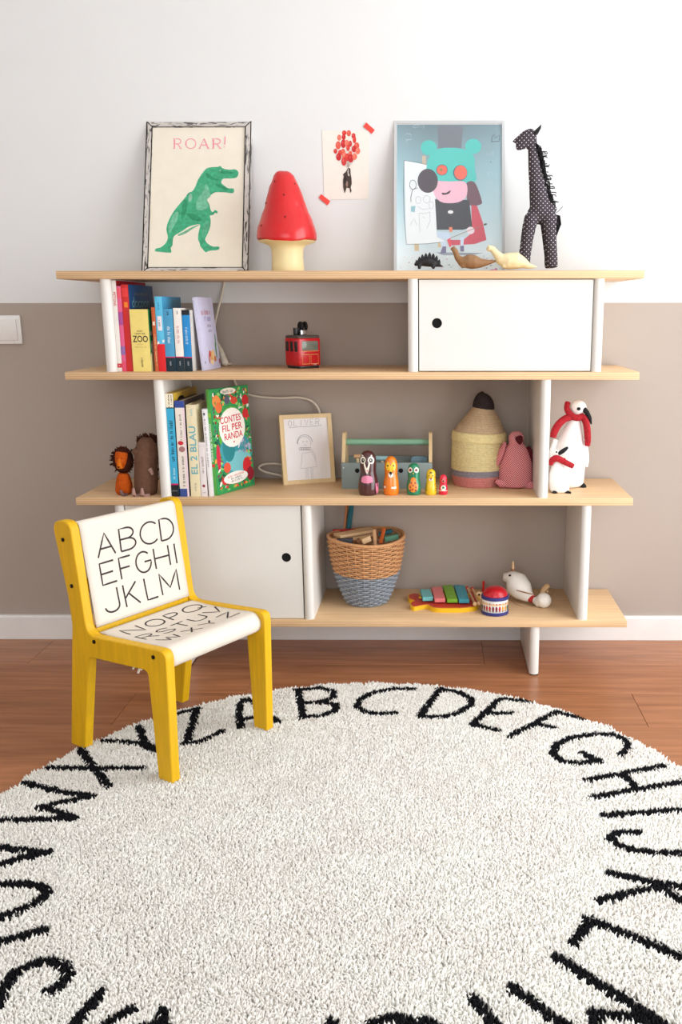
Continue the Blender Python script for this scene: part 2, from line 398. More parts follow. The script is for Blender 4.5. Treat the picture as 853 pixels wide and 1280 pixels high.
def cab_door(xa, xb, z0, z1, hx, hz):
    yd = YF+.0095; g = .0022
    # board with a round finger hole: outer rectangle joined to a circle
    n = 32; cx, cz, r = hx, hz, .0125
    xa2, xb2, za, zb = xa+g, xb-g, z0+g, z1-g
    circ = [(cx+r*math.cos(2*PI*k/n), cz+r*math.sin(2*PI*k/n)) for k in range(n)]
    def out(k):
        a = 2*PI*k/n; dx, dz = math.cos(a), math.sin(a); t = 1e9
        if dx > 1e-9: t = min(t, (xb2-cx)/dx)
        if dx < -1e-9: t = min(t, (xa2-cx)/dx)
        if dz > 1e-9: t = min(t, (zb-cz)/dz)
        if dz < -1e-9: t = min(t, (za-cz)/dz)
        return (cx+dx*t, cz+dz*t)
    ring = [out(k) for k in range(n)]
    corners = [(xb2, zb), (xa2, zb), (xa2, za), (xb2, za)]
    for c in corners:                            # snap the nearest ring point to every corner
        i = min(range(n), key=lambda q: abs(math.atan2(ring[q][1]-cz, ring[q][0]-cx)-math.atan2(c[1]-cz, c[0]-cx))); ring[i] = c
    mb = MB(); v = []
    for y in (yd, yd+.016): v += [(x, y, z) for x, z in circ]+[(x, y, z) for x, z in ring]
    f = []
    for k in range(n):
        j = (k+1) % n; f += [(k, j, n+j, n+k), (2*n+k, 3*n+k, 3*n+j, 2*n+j), (k, 2*n+k, 2*n+j, j), (n+k, n+j, 3*n+j, 3*n+k)]
    mb.add(v, f); d = S.part('cabinet_door', mb, white_panel, angle=30)
    S.part('finger_hole', MB().lathe([(.0123, 0), (.0123, .012), (.011, .012)], 28, Matrix.Translation((hx, yd+.0155, hz)) @ Matrix.Rotation(PI/2, 4, 'X')), black_hole, parent=d, label='round black finger hole')
    S.part('cabinet_back', MB().box2((xa, YB-.012, z0), (xb, YB-.006, z1)), white_panel)
    S.part('gap_shade_board', MB().box2((xa+.0003, yd+.022, z0+.0003), (xb-.0003, yd+.028, z1-.0003)), black_hole)  # black board added behind the door, stands in for shade in the gap
cab_door(UD+.0258, UR, Z2, Z1-TH, oy(546.5, 404, YF+.0095).x, oy(546.5, 404, YF+.0095).z)
cab_door(LL+.0258, LD, Z4, Z3-TH, oy(358, 697, YF+.0095).x, oy(358, 697, YF+.0095).z)
p = oy(648, 474, -.2); steel = M('steel', (190, 190, 192), .3, .05, metal=.9)
mb = MB().tube([(p.x+.006*math.cos(a), -.2, Z2-TH-.006+.006*math.sin(a)) for a in [2*PI*k/14 for k in range(14)]], .0012, 6, closed=True).tube([(p.x, -.2, Z2-TH), (p.x, -.2, Z2-TH-.006)], .0015, 6)
S.part('screw_eye', mb, steel)

# ================================================================== RUG
RC = Vector((.0559, -1.1115, 0)); RR = .752
rug_white = M('cream_wool', (255, 249, 241), .95, .04, 7, spec=.1, sheen=.3)
rug_black = M('black_wool', (26, 26, 29), .95, .15, 60, spec=.1)
R = Thing('round_rug', (RC.x, RC.y, 0), 'large round cream shag rug with black alphabet letters around its edge', 'rug')
R.part('backing', MB().lathe([(RR-.006, 0), (RR-.004, .003), (RR-.006, .006)], 96), rug_white, local=True)
zr = Zm(430, 840, 2.0166); zl = Zm(0, 860, 1.984); zb_ = Zm(330, 785, 1.631); zaz = Zm(180, 730, 4.74)
LET = {
 'a': (zaz, [[(575, 850), (566, 790), (565, 720), (595, 682)], [(595, 682), (640, 690), (700, 760), (797, 815)], [(575, 805), (640, 795), (720, 775)]]),
 'b': (zb_, [[(70, 125), (74, 152), (79, 181)], [(66, 126), (115, 122), (143, 129), (141, 142), (112, 151), (76, 152)], [(110, 151), (147, 156), (146, 169), (118, 179), (76, 182)]]),
 'c': (zr, [[(178, 42), (120, 42), (72, 52), (40, 70), (33, 88), (50, 100), (85, 106), (130, 103)]]),
 'd': (zr, [[(243, 42), (190, 112)], [(240, 43), (290, 50), (322, 68), (318, 85), (290, 103), (250, 113), (190, 112)]]),
 'e': (zr, [[(392, 70), (325, 132)], [(392, 68), (470, 74)], [(352, 104), (422, 103)], [(322, 132), (388, 147)]]),
 'f': (zr, [[(535, 100), (418, 162)], [(535, 100), (605, 118)], [(485, 130), (533, 141)]]),
 'g': (zr, [[(698, 207), (716, 192), (710, 170), (680, 158), (630, 157), (570, 166), (533, 185), (526, 205), (545, 222), (585, 231), (622, 228), (645, 222)], [(643, 226), (600, 203)]]),
 'h': (zr, [[(805, 237), (612, 272)], [(875, 273), (630, 315)], [(705, 258), (738, 293)]]),
 'i': (zr, [[(890, 344), (660, 360)]]),
 'j': (zr, [[(910, 452), (820, 458), (740, 450), (693, 436), (671, 420), (687, 405), (745, 402)]]),
 'k': (zr, [[(670, 506), (770, 527), (990, 565)], [(645, 575), (790, 540)], [(790, 538), (850, 575), (960, 650)]]),
 'l': (zr, [[(615, 626), (700, 655), (930, 750)], [(622, 625), (580, 682)]]),
 'm': (zr, [[(535, 715), (660, 795), (850, 915)], [(850, 915), (740, 870), (628, 858), (650, 920), (725, 1040)], [(425, 795), (560, 895), (725, 1040)]]),
 'n': (zr, [[(327, 825), (420, 930), (540, 1075)], [(540, 1075), (205, 877)], [(205, 877), (280, 990), (390, 1150)]]),
 'z': (zaz, [[(180, 772), (320, 738)], [(312, 742), (285, 840), (250, 945)], [(240, 945), (330, 932), (400, 905), (460, 872)]]),
 'y': (zl, [[(345, 95), (352, 120), (362, 138)], [(255, 130), (310, 133), (345, 138), (385, 158)], [(362, 138), (400, 156)]]),
 'x': (zl, [[(200, 152), (235, 200), (270, 243)], [(120, 197), (240, 200), (352, 198)]]),
 'w': (zl, [[(60, 235), (150, 256), (230, 268)], [(230, 268), (100, 293)], [(100, 293), (185, 322)], [(185, 323), (90, 325), (-20, 328)]]),
 'v': (zl, [[(-80, 384), (20, 398), (118, 408)], [(118, 408), (50, 422), (-80, 460)]]),
 'u': (zl, [[(-90, 492), (0, 486), (60, 484), (102, 490), (116, 508), (95, 530), (50, 552), (-90, 600)]]),
 't': (zl, [[(105, 600), (30, 622), (-110, 660)], [(-110, 600), (-105, 720)]]),
 's': (zl, [[(120, 752), (152, 735), (170, 712), (160, 690), (125, 677), (80, 684), (40, 705), (10, 745), (-10, 790), (-45, 830), (-90, 840), (-105, 800), (-90, 760)]]),
 'r': (zl, [[(250, 755), (215, 795), (150, 880)], [(322, 795), (240, 850), (120, 960)], [(150, 880), (90, 890), (60, 940), (120, 960)]]),
 'q': (zl, [[(402, 800), (405, 850)], [(400, 830), (330, 850), (280, 920), (330, 980), (400, 940), (430, 870), (400, 830)]]),
}
segs = []
for nm in 'abcdefghijklmnopqrstuvwxyz':
    if nm in LET:
        z, strokes = LET[nm]
        for st in strokes:
            P = [oz(*z(*q), .013) for q in st]
            segs += [(nm, P[i].x, P[i].y, P[i+1].x, P[i+1].y) for i in range(len(P)-1)]
    else:                                        # the two letters hidden below the frame
        a = math.radians({'o': 168, 'p': 184}[nm]); rc = Vector((.056, -1.05))
        for st in FONT[nm.upper()]:
            P = []
            for (x, y) in st:
                rr = .47+.17*y; t = a+(x-.35)*.16/.6; P.append((rc.x+rr*math.sin(t), rc.y+rr*math.cos(t)))
            segs += [(nm, *P[i], *P[i+1]) for i in range(len(P)-1)]
SP = .0037
gx, gy = np.meshgrid(np.arange(-RR, RR, SP), np.arange(-RR, RR, SP)); px = gx.ravel(); py = gy.ravel()
px = px+np.random.uniform(-.5, .5, px.size)*SP; py = py+np.random.uniform(-.5, .5, py.size)*SP
ang = np.arctan2(py, px); edge = RR-.003+.003*np.sin(ang*37)+.002*np.sin(ang*61+1)
k = np.hypot(px, py) < edge; px, py = px[k], py[k]
best = np.full(px.size, 9.0); lab = np.zeros(px.size, int)
for nm, ax, ay, bx, by in segs:
    ax -= RC.x; bx -= RC.x; ay -= RC.y; by -= RC.y
    dx, dy = bx-ax, by-ay; l2 = dx*dx+dy*dy+1e-12
    t = np.clip(((px-ax)*dx+(py-ay)*dy)/l2, 0, 1); d = np.hypot(px-ax-t*dx, py-ay-t*dy)
    q = d < best; best[q] = d[q]; lab[q] = ord(nm)-97
inl = best < .0096+np.random.normal(0, .0007, px.size)
def tufts(idx, lean=1.0):
    n = idx.size; X, Y = px[idx], py[idx]
    low = np.sin(X*19+np.sin(Y*13)*1.3)*np.sin(Y*23+np.sin(X*17)); dirs = np.random.uniform(0, 2*PI, n)
    h = np.random.uniform(.0105, .0138, n)+.0008*low; tilt = np.random.uniform(.1, .7, n)*lean
    r = np.random.uniform(.002, .0029, n)
    tx, ty = np.cos(dirs)*tilt*h, np.sin(dirs)*tilt*h
    V = np.zeros((n, 7, 3)); a0 = np.random.uniform(0, 2*PI, n)
    for q in range(3):
        a = a0+q*2*PI/3
        V[:, q] = np.stack([X+np.cos(a)*r, Y+np.sin(a)*r, np.full(n, .004)], 1)
        V[:, 3+q] = np.stack([X+tx*.45+np.cos(a)*r*1.05, Y+ty*.45+np.sin(a)*r*1.05, .004+h*.62], 1)
    V[:, 6] = np.stack([X+tx, Y+ty, .004+h], 1)
    F = np.array([[0, 1, 4], [0, 4, 3], [1, 2, 5], [1, 5, 4], [2, 0, 3], [2, 3, 5], [3, 4, 6], [4, 5, 6], [5, 3, 6]])
    F = (F[None]+np.arange(n)[:, None, None]*7).reshape(-1)
    me = bpy.data.meshes.new('pile'); me.vertices.add(n*7); me.vertices.foreach_set('co', V.reshape(-1))
    me.loops.add(F.size); me.loops.foreach_set('vertex_index', F); me.polygons.add(F.size//3)
    me.polygons.foreach_set('loop_start', np.arange(0, F.size, 3)); me.polygons.foreach_set('use_smooth', np.ones(F.size//3, bool)); me.update(calc_edges=True); return me
def rug_part(name, idx, mat, label=None, kind=None):
    me = tufts(idx, 1.0 if kind else .55); me.materials.append(mat); o = bpy.data.objects.new(name, me); COL.objects.link(o); o.parent = R.o
    if label: o['label'] = label
    if kind: o['kind'] = kind
rug_part('pile', np.where(~inl)[0], rug_white, kind='stuff')
for i in range(26):
    idx = np.where(inl & (lab == i))[0]
    if idx.size: rug_part('letter', idx, rug_black, 'black tufted letter '+chr(65+i))

# ================================================================== YELLOW CHAIR
yel = M('yellow_stained_plywood', (224, 174, 16), .5, .09, 14, .05, 120, (9, 9, .8), spec=.35)
canvas = M('cream_canvas', (232, 222, 208), .9, .03, 300, .35, 1400, spec=.12)
thread = M('charcoal_print', (52, 42, 44), .8, .1)
BLp = Vector((-.5917, -.7178, .012)); dv = Vector((.8439, -.5365, 0)); wv = Vector((.5365, .8439, 0))
CO = BLp+dv*.14+wv*.153
CH = Thing('child_chair', CO, 'small yellow wooden chair with cream canvas seat and back printed with alphabet', 'chair', rot=(0, 0, math.atan2(dv.y, dv.x)))
def ch(s_, w_, z_): return Vector((s_-.14, w_-.153, z_))
def fillet(pts):                                 # points of (x, y, radius)
    out = []
    n = len(pts)
    for i in range(n):
        p = Vector(pts[i][:2]); a = Vector(pts[i-1][:2]); b_ = Vector(pts[(i+1) % n][:2]); r = pts[i][2]
        if r <= 0: out.append(tuple(p)); continue
        da, db = (a-p).normalized(), (b_-p).normalized(); al = da.angle(db); t = min(r/math.tan(al/2), (a-p).length*.49, (b_-p).length*.49)
        for k in range(7):
            u = k/6; out.append(tuple((p+da*t)*(1-u)**2+p*2*u*(1-u)+(p+db*t)*u*u))
    return out
outl = fillet([(-.0256, 0, .004), (.0226, 0, .004), (.0658, .228, .014), (.255, .239, .014), (.2655, 0, .004), (.3065, 0, .004), (.3135, .292, .02), (.0665, .277, .03), (.041, .524, .026), (-.021, .521, .026), (.012, .36, .06), (.018, .294, .06)])
def side(w0):
    mb = MB().prism(outl, lambda a, b_, h: ch(a, h, b_), w0, w0+.022)
    me = CH.part('side_frame', mb, yel, local=True, angle=35)
    md = me.modifiers.new('round', 'BEVEL'); md.width = .0022; md.segments = 2; md.limit_method = 'ANGLE'; md.angle_limit = math.radians(50)
    return me
sd = [side(0), side(.285)]
bolt_m = M('dark_bolt', (30, 26, 24), .4, .1, metal=.6)
for (s_, z_) in ((.0145, .482), (.0302, .382), (.0901, .268), (.2765, .2734)):
    for q, w_ in ((0, -.0008), (1, .3078)):
        CH.part('bolt', MB().lathe([(.0045, -.0012), (.0045, .0012), (.002, .0016)], 14, Matrix.Translation(ch(s_, w_, z_)) @ Matrix.Rotation(PI/2 if q == 0 else -PI/2, 4, 'X')), bolt_m, parent=sd[q], local=True)
# crossbars between the sides
def rail(s_, z_, hs, hz): CH.part('crossbar', MB().box(ch(s_, .1535, z_), (hs, .263, hz), .002), yel, local=True)
rail(.058, .274, .020, .026); rail(.018, .485, .016, .03); rail(.034, .375, .014, .03)
CH.part('front_rod', MB().tube([ch(.2785, .022, .2625), ch(.2785, .285, .2625)], .019, 16), yel, local=True)
# canvas of the back: wraps over the top rail, slightly hollow between the sides
def back_pt(u, v, h=0):
    b0, b1 = Vector((.0665, .289)), Vector((.037, .508)); c = b0.lerp(b1, v); c.x += .0045
    hol = .006*(1-(2*u-1)**2)*math.sin(PI*min(1, max(0, v)))
    return ch(c.x-hol+h, .0225+.262*u, c.y)
def back_full(u, t):
    if t < .8: return back_pt(u, t/.8)
    g = (t-.8)/.2; p = back_pt(u, 1); a = g*PI
    return p+Vector((-.012+.012*math.cos(a), 0, .010*math.sin(a))) if g < .7 else p+Vector((-.024, 0, -.02*(g-.7)/.3))
CH.part('back_canvas', MB().grid(back_full, 16, 28), canvas, local=True, solid=.0018)
seat_prof = [(.0795, .2795), (.12, .279), (.16, .2795), (.20, .2815), (.24, .2845), (.268, .287)]+[(.2785+.0235*math.sin(math.radians(a)), .2635+.0235*math.cos(math.radians(a))) for a in range(-10, 181, 15)]+[(.25, .2385), (.22, .236), (.19, .236)]
cum = [0]
for i in range(1, len(seat_prof)): cum.append(cum[-1]+math.dist(seat_prof[i], seat_prof[i-1]))
def seat_pt(u, t, h=0):
    d = max(0, min(t, 1))*cum[-1]; i = 1
    while i < len(cum)-1 and cum[i] < d: i += 1
    k = (d-cum[i-1])/(cum[i]-cum[i-1]); a, b_ = Vector(seat_prof[i-1]), Vector(seat_prof[i]); p = a.lerp(b_, k); n = Vector((-(b_-a).y, (b_-a).x)).normalized()
    sag = .007*(1-(2*u-1)**2)*math.sin(PI*min(1, d/.2)) if d < .2 else 0
    return ch(p.x+n.x*h, .0225+.262*u, p.y+n.y*h-sag)
CH.part('seat_canvas', MB().grid(seat_pt, 16, 60), canvas, local=True, solid=.0018)
# loose flap and fringe hanging under the seat
def flap(u, t): return ch(.085+.15*u, .05+.02*math.sin(u*9)+.03*t, .237-.022*t*(1+.5*math.sin(u*11))-.004*math.sin(u*17))
fl = CH.part('canvas_flap', MB().grid(flap, 18, 4), canvas, local=True, solid=.0015)
mb = MB()
for s_, w_, ln in ((.19, .03, .026), (.2, .034, .034), (.215, .03, .022), (.165, .04, .016), (.255, .13, .024), (.25, .2, .016), (.255, .235, .022)):
    CH.part('fringe_strand', MB().tube([ch(s_, w_, .243), ch(s_-.006, w_-.002, .243-ln*.5), ch(s_-.012, w_-.005, .243-ln)], [.0022, .002, .0026], 6), canvas, parent=fl, local=True)
# printed alphabet
def letters(rows, fn, name, wd, parent):
    for row in rows:
        for chx, u0, u1, v0, v1 in row:
            k = Ink(fn, .0013, .00004); g = FONT[chx]; mx = max(q[0] for st in g for q in st) or 1
            for st in g: k.line([(u0+(q[0]/mx)*(u1-u0), v0+q[1]*(v1-v0)) for q in st], wd, (52, 42, 44), sub=3 if len(st) < 8 else 1)
            o_ = k.build(name, ink); o_.parent = parent
bc = [c for c in CH.o.children if c.name.startswith('back_canvas')][0]; sc = [c for c in CH.o.children if c.name.startswith('seat_canvas')][0]
# u is across the chair and stretched so that strokes keep one width
KB = .262/.221
def bfn(u, v, h): return back_pt(u/KB, v, h)
def L3(row, v0, v1): return [(c, a*KB, b_*KB, v0, v1) for c, a, b_ in row]
letters([L3([('A', .13, .31), ('B', .37, .53), ('C', .585, .76), ('D', .80, .945)], .66, .89),
         L3([('E', .13, .28), ('F', .33, .45), ('G', .50, .66), ('H', .70, .855), ('I', .925, .925)], .385, .60),
         L3([('J', .115, .26), ('K', .325, .47), ('L', .55, .665), ('M', .715, .905)], .10, .325)], bfn, 'letter', .0185, bc)
KS = .262/cum[-1]
def sfn(u, v, h): return seat_pt(u/KS, 1-v, h)
def L4(row, v0, v1): return [(c, a*KS, b_*KS, v0, v1) for c, a, b_ in row]
letters([L4([('N', .12, .28), ('O', .35, .52), ('P', .58, .70), ('Q', .76, .95)], .83, .93),
         L4([('R', .10, .23), ('S', .29, .42), ('T', .47, .60), ('U', .65, .78), ('V', .83, .98)], .67, .77),
         L4([('W', .12, .30), ('X', .38, .50), ('Y', .57, .70), ('Z', .78, .93)], .51, .61)], sfn, 'letter', .011, sc)

# ================================================================== WALL THINGS
p0, p1 = oy(26, 394, 0), oy(26, 430, 0)
sw_m = M('switch_plastic', (240, 238, 234), .35, .01, spec=.45); hh = p0.z-p1.z
SW = Thing('light_switch', (p0.x-hh/2, 0, p1.z), 'square white light switch on the taupe wall', 'light switch')
SW.part('plate', MB().box((p0.x-hh/2, -.004, (p0.z+p1.z)/2), (hh, .008, hh), .003), sw_m)
SW.part('rocker', MB().box((p0.x-hh/2, -.009, (p0.z+p1.z)/2), (hh*.74, .008, hh*.74), .002, Euler((.05, 0, 0))), sw_m)

zc = Zm(395, 145, 10.66)
CDT = Thing('postcard', (oy(432, 249, 0).x, 0, oy(432, 249, 0).z), 'small cream card of a badger lifted by red balloons, taped to the wall', 'postcard')
def wpt(q, y): return oy(*zc(*q), y)
paper = M('cream_card', (240, 232, 222), .8, .015, 40)
mb = MB(); cr = [wpt(q, -.0012) for q in ((82, 195), (712, 195), (700, 1105), (112, 1115))]
mb.add([*cr, *[c+Vector((0, .0007, 0)) for c in cr]], [(0, 1, 2, 3), (7, 6, 5, 4), (0, 4, 5, 1), (1, 5, 6, 2), (2, 6, 7, 3), (3, 7, 4, 0)]); CDT.part('card', mb, paper)
k = Ink(lambda a, b_, h: oy(*zc(a, b_), -.0013-h), .0001, .000015)
for i, q in enumerate([(380, 225, 26, 32), (440, 230, 26, 40), (372, 280, 24, 36), (312, 288, 24, 38), (503, 265, 24, 36), (515, 315, 20, 45), (298, 390, 30, 52), (368, 370, 30, 55), (412, 360, 26, 40), (460, 370, 20, 40), (430, 425, 20, 40), (545, 395, 30, 42), (510, 440, 28, 42), (560, 465, 28, 42), (262, 468, 22, 32), (325, 490, 24, 36), (365, 480, 24, 42), (305, 545, 30, 48), (380, 530, 26, 46), (375, 605, 30, 55), (420, 550, 26, 50), (462, 500, 20, 34), (465, 565, 32, 52), (518, 540, 28, 42)]):
    c = [(214, 58, 48), (226, 92, 74), (196, 40, 44), (235, 118, 96), (205, 62, 60)][i % 5]
    k.line([(q[0], q[1]+q[3]), (433, 690)], 2, (190, 170, 160)); k.ell(q[:2], q[2]*1.14, q[3]*1.05, c); k.ell((q[0]-q[2]*.3, q[1]-q[3]*.3), q[2]*.25, q[3]*.3, tuple(min(255, v+40) for v in c))
k.poly([(430, 690), (460, 700), (464, 760), (475, 830), (479, 900), (465, 950), (476, 1000), (460, 1025), (450, 962), (410, 955), (396, 1000), (385, 1030), (366, 950), (362, 860), (375, 800), (360, 788), (375, 765), (402, 742)], (70, 54, 48))
k.poly([(432, 700), (446, 720), (450, 800), (430, 800), (420, 745)], (196, 184, 176)); k.poly([(438, 705), (446, 720), (448, 770), (440, 770)], (40, 34, 34)); k.ell((415, 905), 14, 40, (150, 120, 104)); k.ell((390, 850), 18, 60, (48, 38, 36))
CDT.ink('print', k, local=False)
tape = M('coral_tape', (240, 76, 66), .6, .05, 60)
for q in (((672, 85), (785, 185), (745, 238), (632, 140)), ((72, 1040), (192, 1135), (155, 1190), (38, 1092))):
    mb = MB(); cr = [wpt(z, -.0026) for z in q]; mb.add([*cr, *[c+Vector((0, .0018, 0)) for c in cr]], [(0, 1, 2, 3), (7, 6, 5, 4), (0, 4, 5, 1), (1, 5, 6, 2), (2, 6, 7, 3), (3, 7, 4, 0)]); CDT.part('tape', mb, tape)

def sm(pts, n=4):                                # closed smooth outline
    out = []; m = len(pts)
    for i in range(m):
        p0, p1, p2, p3 = [Vector(pts[(i+j-1) % m]) for j in range(4)]
        for q in range(n):
            t = q/n; out.append(tuple(.5*((2*p1)+(p2-p0)*t+(2*p0-5*p1+4*p2-p3)*t*t+(3*p1-p0-3*p2+p3)*t**3)))
    return out
def sm0(pts): return sm(pts, 3)
# ================================================================== LEANING FRAMES ON THE TOP BOARD
def lean_frame(name, label, corners, ybase, theta, zbase, fw, depth, fmat, height, roll=0, cat='picture'):
    """corners: pixel TL, TR; the frame stands on zbase at ybase and tips back by theta"""
    up = Vector((0, math.sin(theta), math.cos(theta))); n = Vector((0, -math.cos(theta), math.sin(theta))); P = Vector((0, ybase, zbase))
    a, b_ = opl(*corners[0], P, n), opl(*corners[1], P, n)
    xm = (a.x+b_.x)/2; wd = (b_-a).length
    T = Thing(name, (xm, ybase, zbase), label, cat, rot=(-theta, 0, 0))
    # local frame: x across, z up along the picture, -y towards the viewer
    rm = Matrix.Rotation(roll, 4, 'Y')
    def loc(px_, py_): return T.inv @ opl(px_, py_, P, n)
    def bar(pts):
        mb = MB(); mb.prism(pts, lambda a_, b2, h: rm @ Vector((a_, h, b2)), 0, depth); T.part('frame_bar', mb, fmat, local=True)
    x0, x1, z0, z1 = -wd/2, wd/2, 0, height
    bar([(x0, z0), (x0+fw, z0+fw), (x0+fw, z1-fw), (x0, z1)]); bar([(x1, z0), (x1, z1), (x1-fw, z1-fw), (x1-fw, z0+fw)])
    bar([(x0, z1), (x0+fw, z1-fw), (x1-fw, z1-fw), (x1, z1)]); bar([(x0, z0), (x1, z0), (x1-fw, z0+fw), (x0+fw, z0+fw)])
    return T, loc, wd, rm
# ---- the dinosaur print in a hand-drawn frame
wood_grain = M('sketched_frame_print', (206, 200, 194), .6, .12, 20)
N, L, b = nodes(wood_grain)
wv_ = N.new('ShaderNodeTexNoise'); wv_.inputs['Scale'].default_value = 55; wv_.inputs['Detail'].default_value = 3; wv_.inputs['Distortion'].default_value = 1.2
tcx = N.new('ShaderNodeTexCoord'); mpx = N.new('ShaderNodeMapping'); mpx.inputs['Scale'].default_value = (3.2, 1, .55); L.new(tcx.outputs['Object'], mpx.inputs[0]); L.new(mpx.outputs[0], wv_.inputs['Vector'])
rp = N.new('ShaderNodeValToRGB'); rp.color_ramp.elements[0].position = .53; rp.color_ramp.elements[1].position = .60; L.new(wv_.outputs['Fac'], rp.inputs[0]); mix(wood_grain, math_node(wood_grain, 'MULTIPLY', rp.outputs[0], .85), (38, 34, 32))
wood_grain_h = wood_grain.copy(); wood_grain_h.name = 'sketched_frame_print_across'
for nn in wood_grain_h.node_tree.nodes:
    if nn.type == 'MAPPING' and abs(nn.inputs['Scale'].default_value[0]-3.2) < .01: nn.inputs['Scale'].default_value = (.55, 1, 3.2)
TR, loc, wd, rm = lean_frame('framed_dinosaur_print', 'framed print of a green dinosaur under pink ROAR! lettering in a sketched wood frame', ((183.2, 153), (314.5, 150.3)), -.13, math.radians(18.2), Z1, .0165, .012, wood_grain, .419)
bars = [c for c in TR.o.children if c.name.startswith('frame_bar')]
for c in bars[2:]: c.data.materials[0] = wood_grain_h
TR.part('backing_board', MB().box((0, .0075, .2095), (wd-.004, .005, .415)), M('brown_board', (150, 120, 90), .8), local=True)
TR.part('paper', MB().box((0, .004, .2095), (wd-.03, .0015, .39)), M('ivory_paper', (240, 232, 214), .75, .02, 30), local=True)
H_ = .419; fwd = .0165
k = Ink(lambda a, b_, h: (a, -h, b_), .0003)
blk = (28, 25, 24)
for r_ in (0.0012, fwd-.0008):
    k.line([(-wd/2+r_, r_), (wd/2-r_, r_), (wd/2-r_, H_-r_), (-wd/2+r_, H_-r_)], .0034, blk, closed=True)
for sx in (-1, 1):
    for z0, z1 in ((0, fwd), (H_, H_-fwd)): k.line([(sx*wd/2, z0), (sx*(wd/2-fwd), z1)], .0024, blk)
TR.ink('frame_outline', k)
zt = Zm(170, 145, 5.687)
def tl(x, y): q = loc(*zt(x, y)); return (q.x, q.z)
G = (74, 186, 138); GL = (126, 206, 168); GD = (54, 162, 114)
k = Ink(lambda a, b_, h: (a, .0032-h, b_), .0002)
def tp(pts, col): k.poly([tl(*q) for q in (pts if len(pts) < 4 else sm0(pts))], col)
tp([(455, 768), (400, 800), (350, 833), (305, 848), (298, 838), (345, 815), (400, 785)], (130, 196, 160))
tp([(720, 385), (728, 405), (715, 432), (680, 440), (640, 440), (615, 445), (605, 470), (625, 490), (655, 510), (690, 512), (697, 530), (685, 545), (640, 540), (600, 538), (560, 540), (530, 560), (505, 590), (520, 625), (530, 665), (545, 680), (560, 665), (578, 675), (575, 690), (560, 685), (548, 700), (525, 705), (530, 740), (525, 790), (505, 840), (490, 875), (510, 905), (545, 925), (585, 925), (592, 938), (575, 950), (520, 955), (495, 965), (475, 945), (455, 920), (452, 900), (440, 870), (445, 820), (455, 770), (420, 770), (370, 785), (335, 810), (300, 830), (270, 850), (260, 880), (258, 915), (245, 935), (250, 965), (225, 968), (190, 965), (135, 958), (140, 940), (175, 930), (210, 900), (225, 860), (215, 810), (220, 770), (240, 720), (270, 670), (310, 620), (345, 580), (370, 545), (400, 530), (420, 500), (440, 450), (465, 410), (500, 370), (540, 360), (580, 358), (600, 352), (615, 368), (660, 378), (700, 375)], G)
tp([(500, 480), (530, 560), (505, 590), (515, 640), (480, 665), (430, 660), (430, 600), (465, 540)], GL)
tp([(460, 470), (490, 500), (470, 540), (430, 590), (415, 620), (410, 570), (435, 510)], (84, 186, 140))
tp([(270, 690), (300, 680), (290, 740), (255, 800), (240, 830), (228, 800), (245, 740)], GL)
tp([(490, 750), (520, 745), (515, 800), (490, 850), (470, 860), (470, 800)], (96, 190, 148))
tp([(385, 545), (400, 575), (380, 610), (372, 580)], (160, 212, 184)); tp([(355, 690), (430, 700), (470, 740), (400, 735)], GD); tp([(335, 610), (365, 600), (350, 700), (320, 720)], GD)
tp([(560, 480), (610, 490), (660, 520), (610, 515)], GD); tp([(500, 400), (560, 440), (600, 450), (550, 455), (505, 430)], GD)
tp([(600, 380), (640, 390), (700, 400), (640, 410), (605, 400)], GD)
for q in ((655, 448), (678, 445), (640, 488), (660, 492)): tp([(q[0]-4, q[1]), (q[0]+4, q[1]), (q[0], q[1]+12)], (250, 248, 240))
k.ell(tl(600, 385), .0022, .0018, (190, 225, 205)); k.ell(tl(602, 386), .001, .001, (30, 80, 60))
TR.ink('dinosaur_print', k, ink_mott)
k = Ink(lambda a, b_, h: (a, .0032-h, b_), .0002); PK = (245, 150, 170)
def serif(chx, x0, x1):
    y0, y1 = 228, 158; g = FONT[chx]; mx = max(q[0] for st in g for q in st)
    for st in g: k.line([tl(x0+(x1-x0)*q[0]/mx, y0+(y1-y0)*q[1]) for q in st], .0023, PK)
    ends = {'R': [(x0, y0), (x1, y0), (x0, y1)], 'A': [(x0, y0), (x1, y0)], 'O': []}[chx]
    for (x, y) in ends: k.line([tl(x-9, y), tl(x+9, y)], .0012, PK)
    if chx != 'A':                               # the thick side of a roman capital
        k.line([tl(x0+3, y0-(6 if chx == 'R' else 22)), tl(x0+3, y1+(6 if chx == 'R' else 22))], .003, PK)
    else: k.line([tl(x1-2, y0), tl((x0+x1)/2, y1)], .003, PK)
serif('R', 270, 318); serif('O', 352, 424); serif('A', 450, 515); serif('R', 548, 600)
k.line([tl(634, 142), tl(631, 200)], .0028, PK); k.ell(tl(629, 218), .0014, .0014, PK); TR.ink('lettering', k)

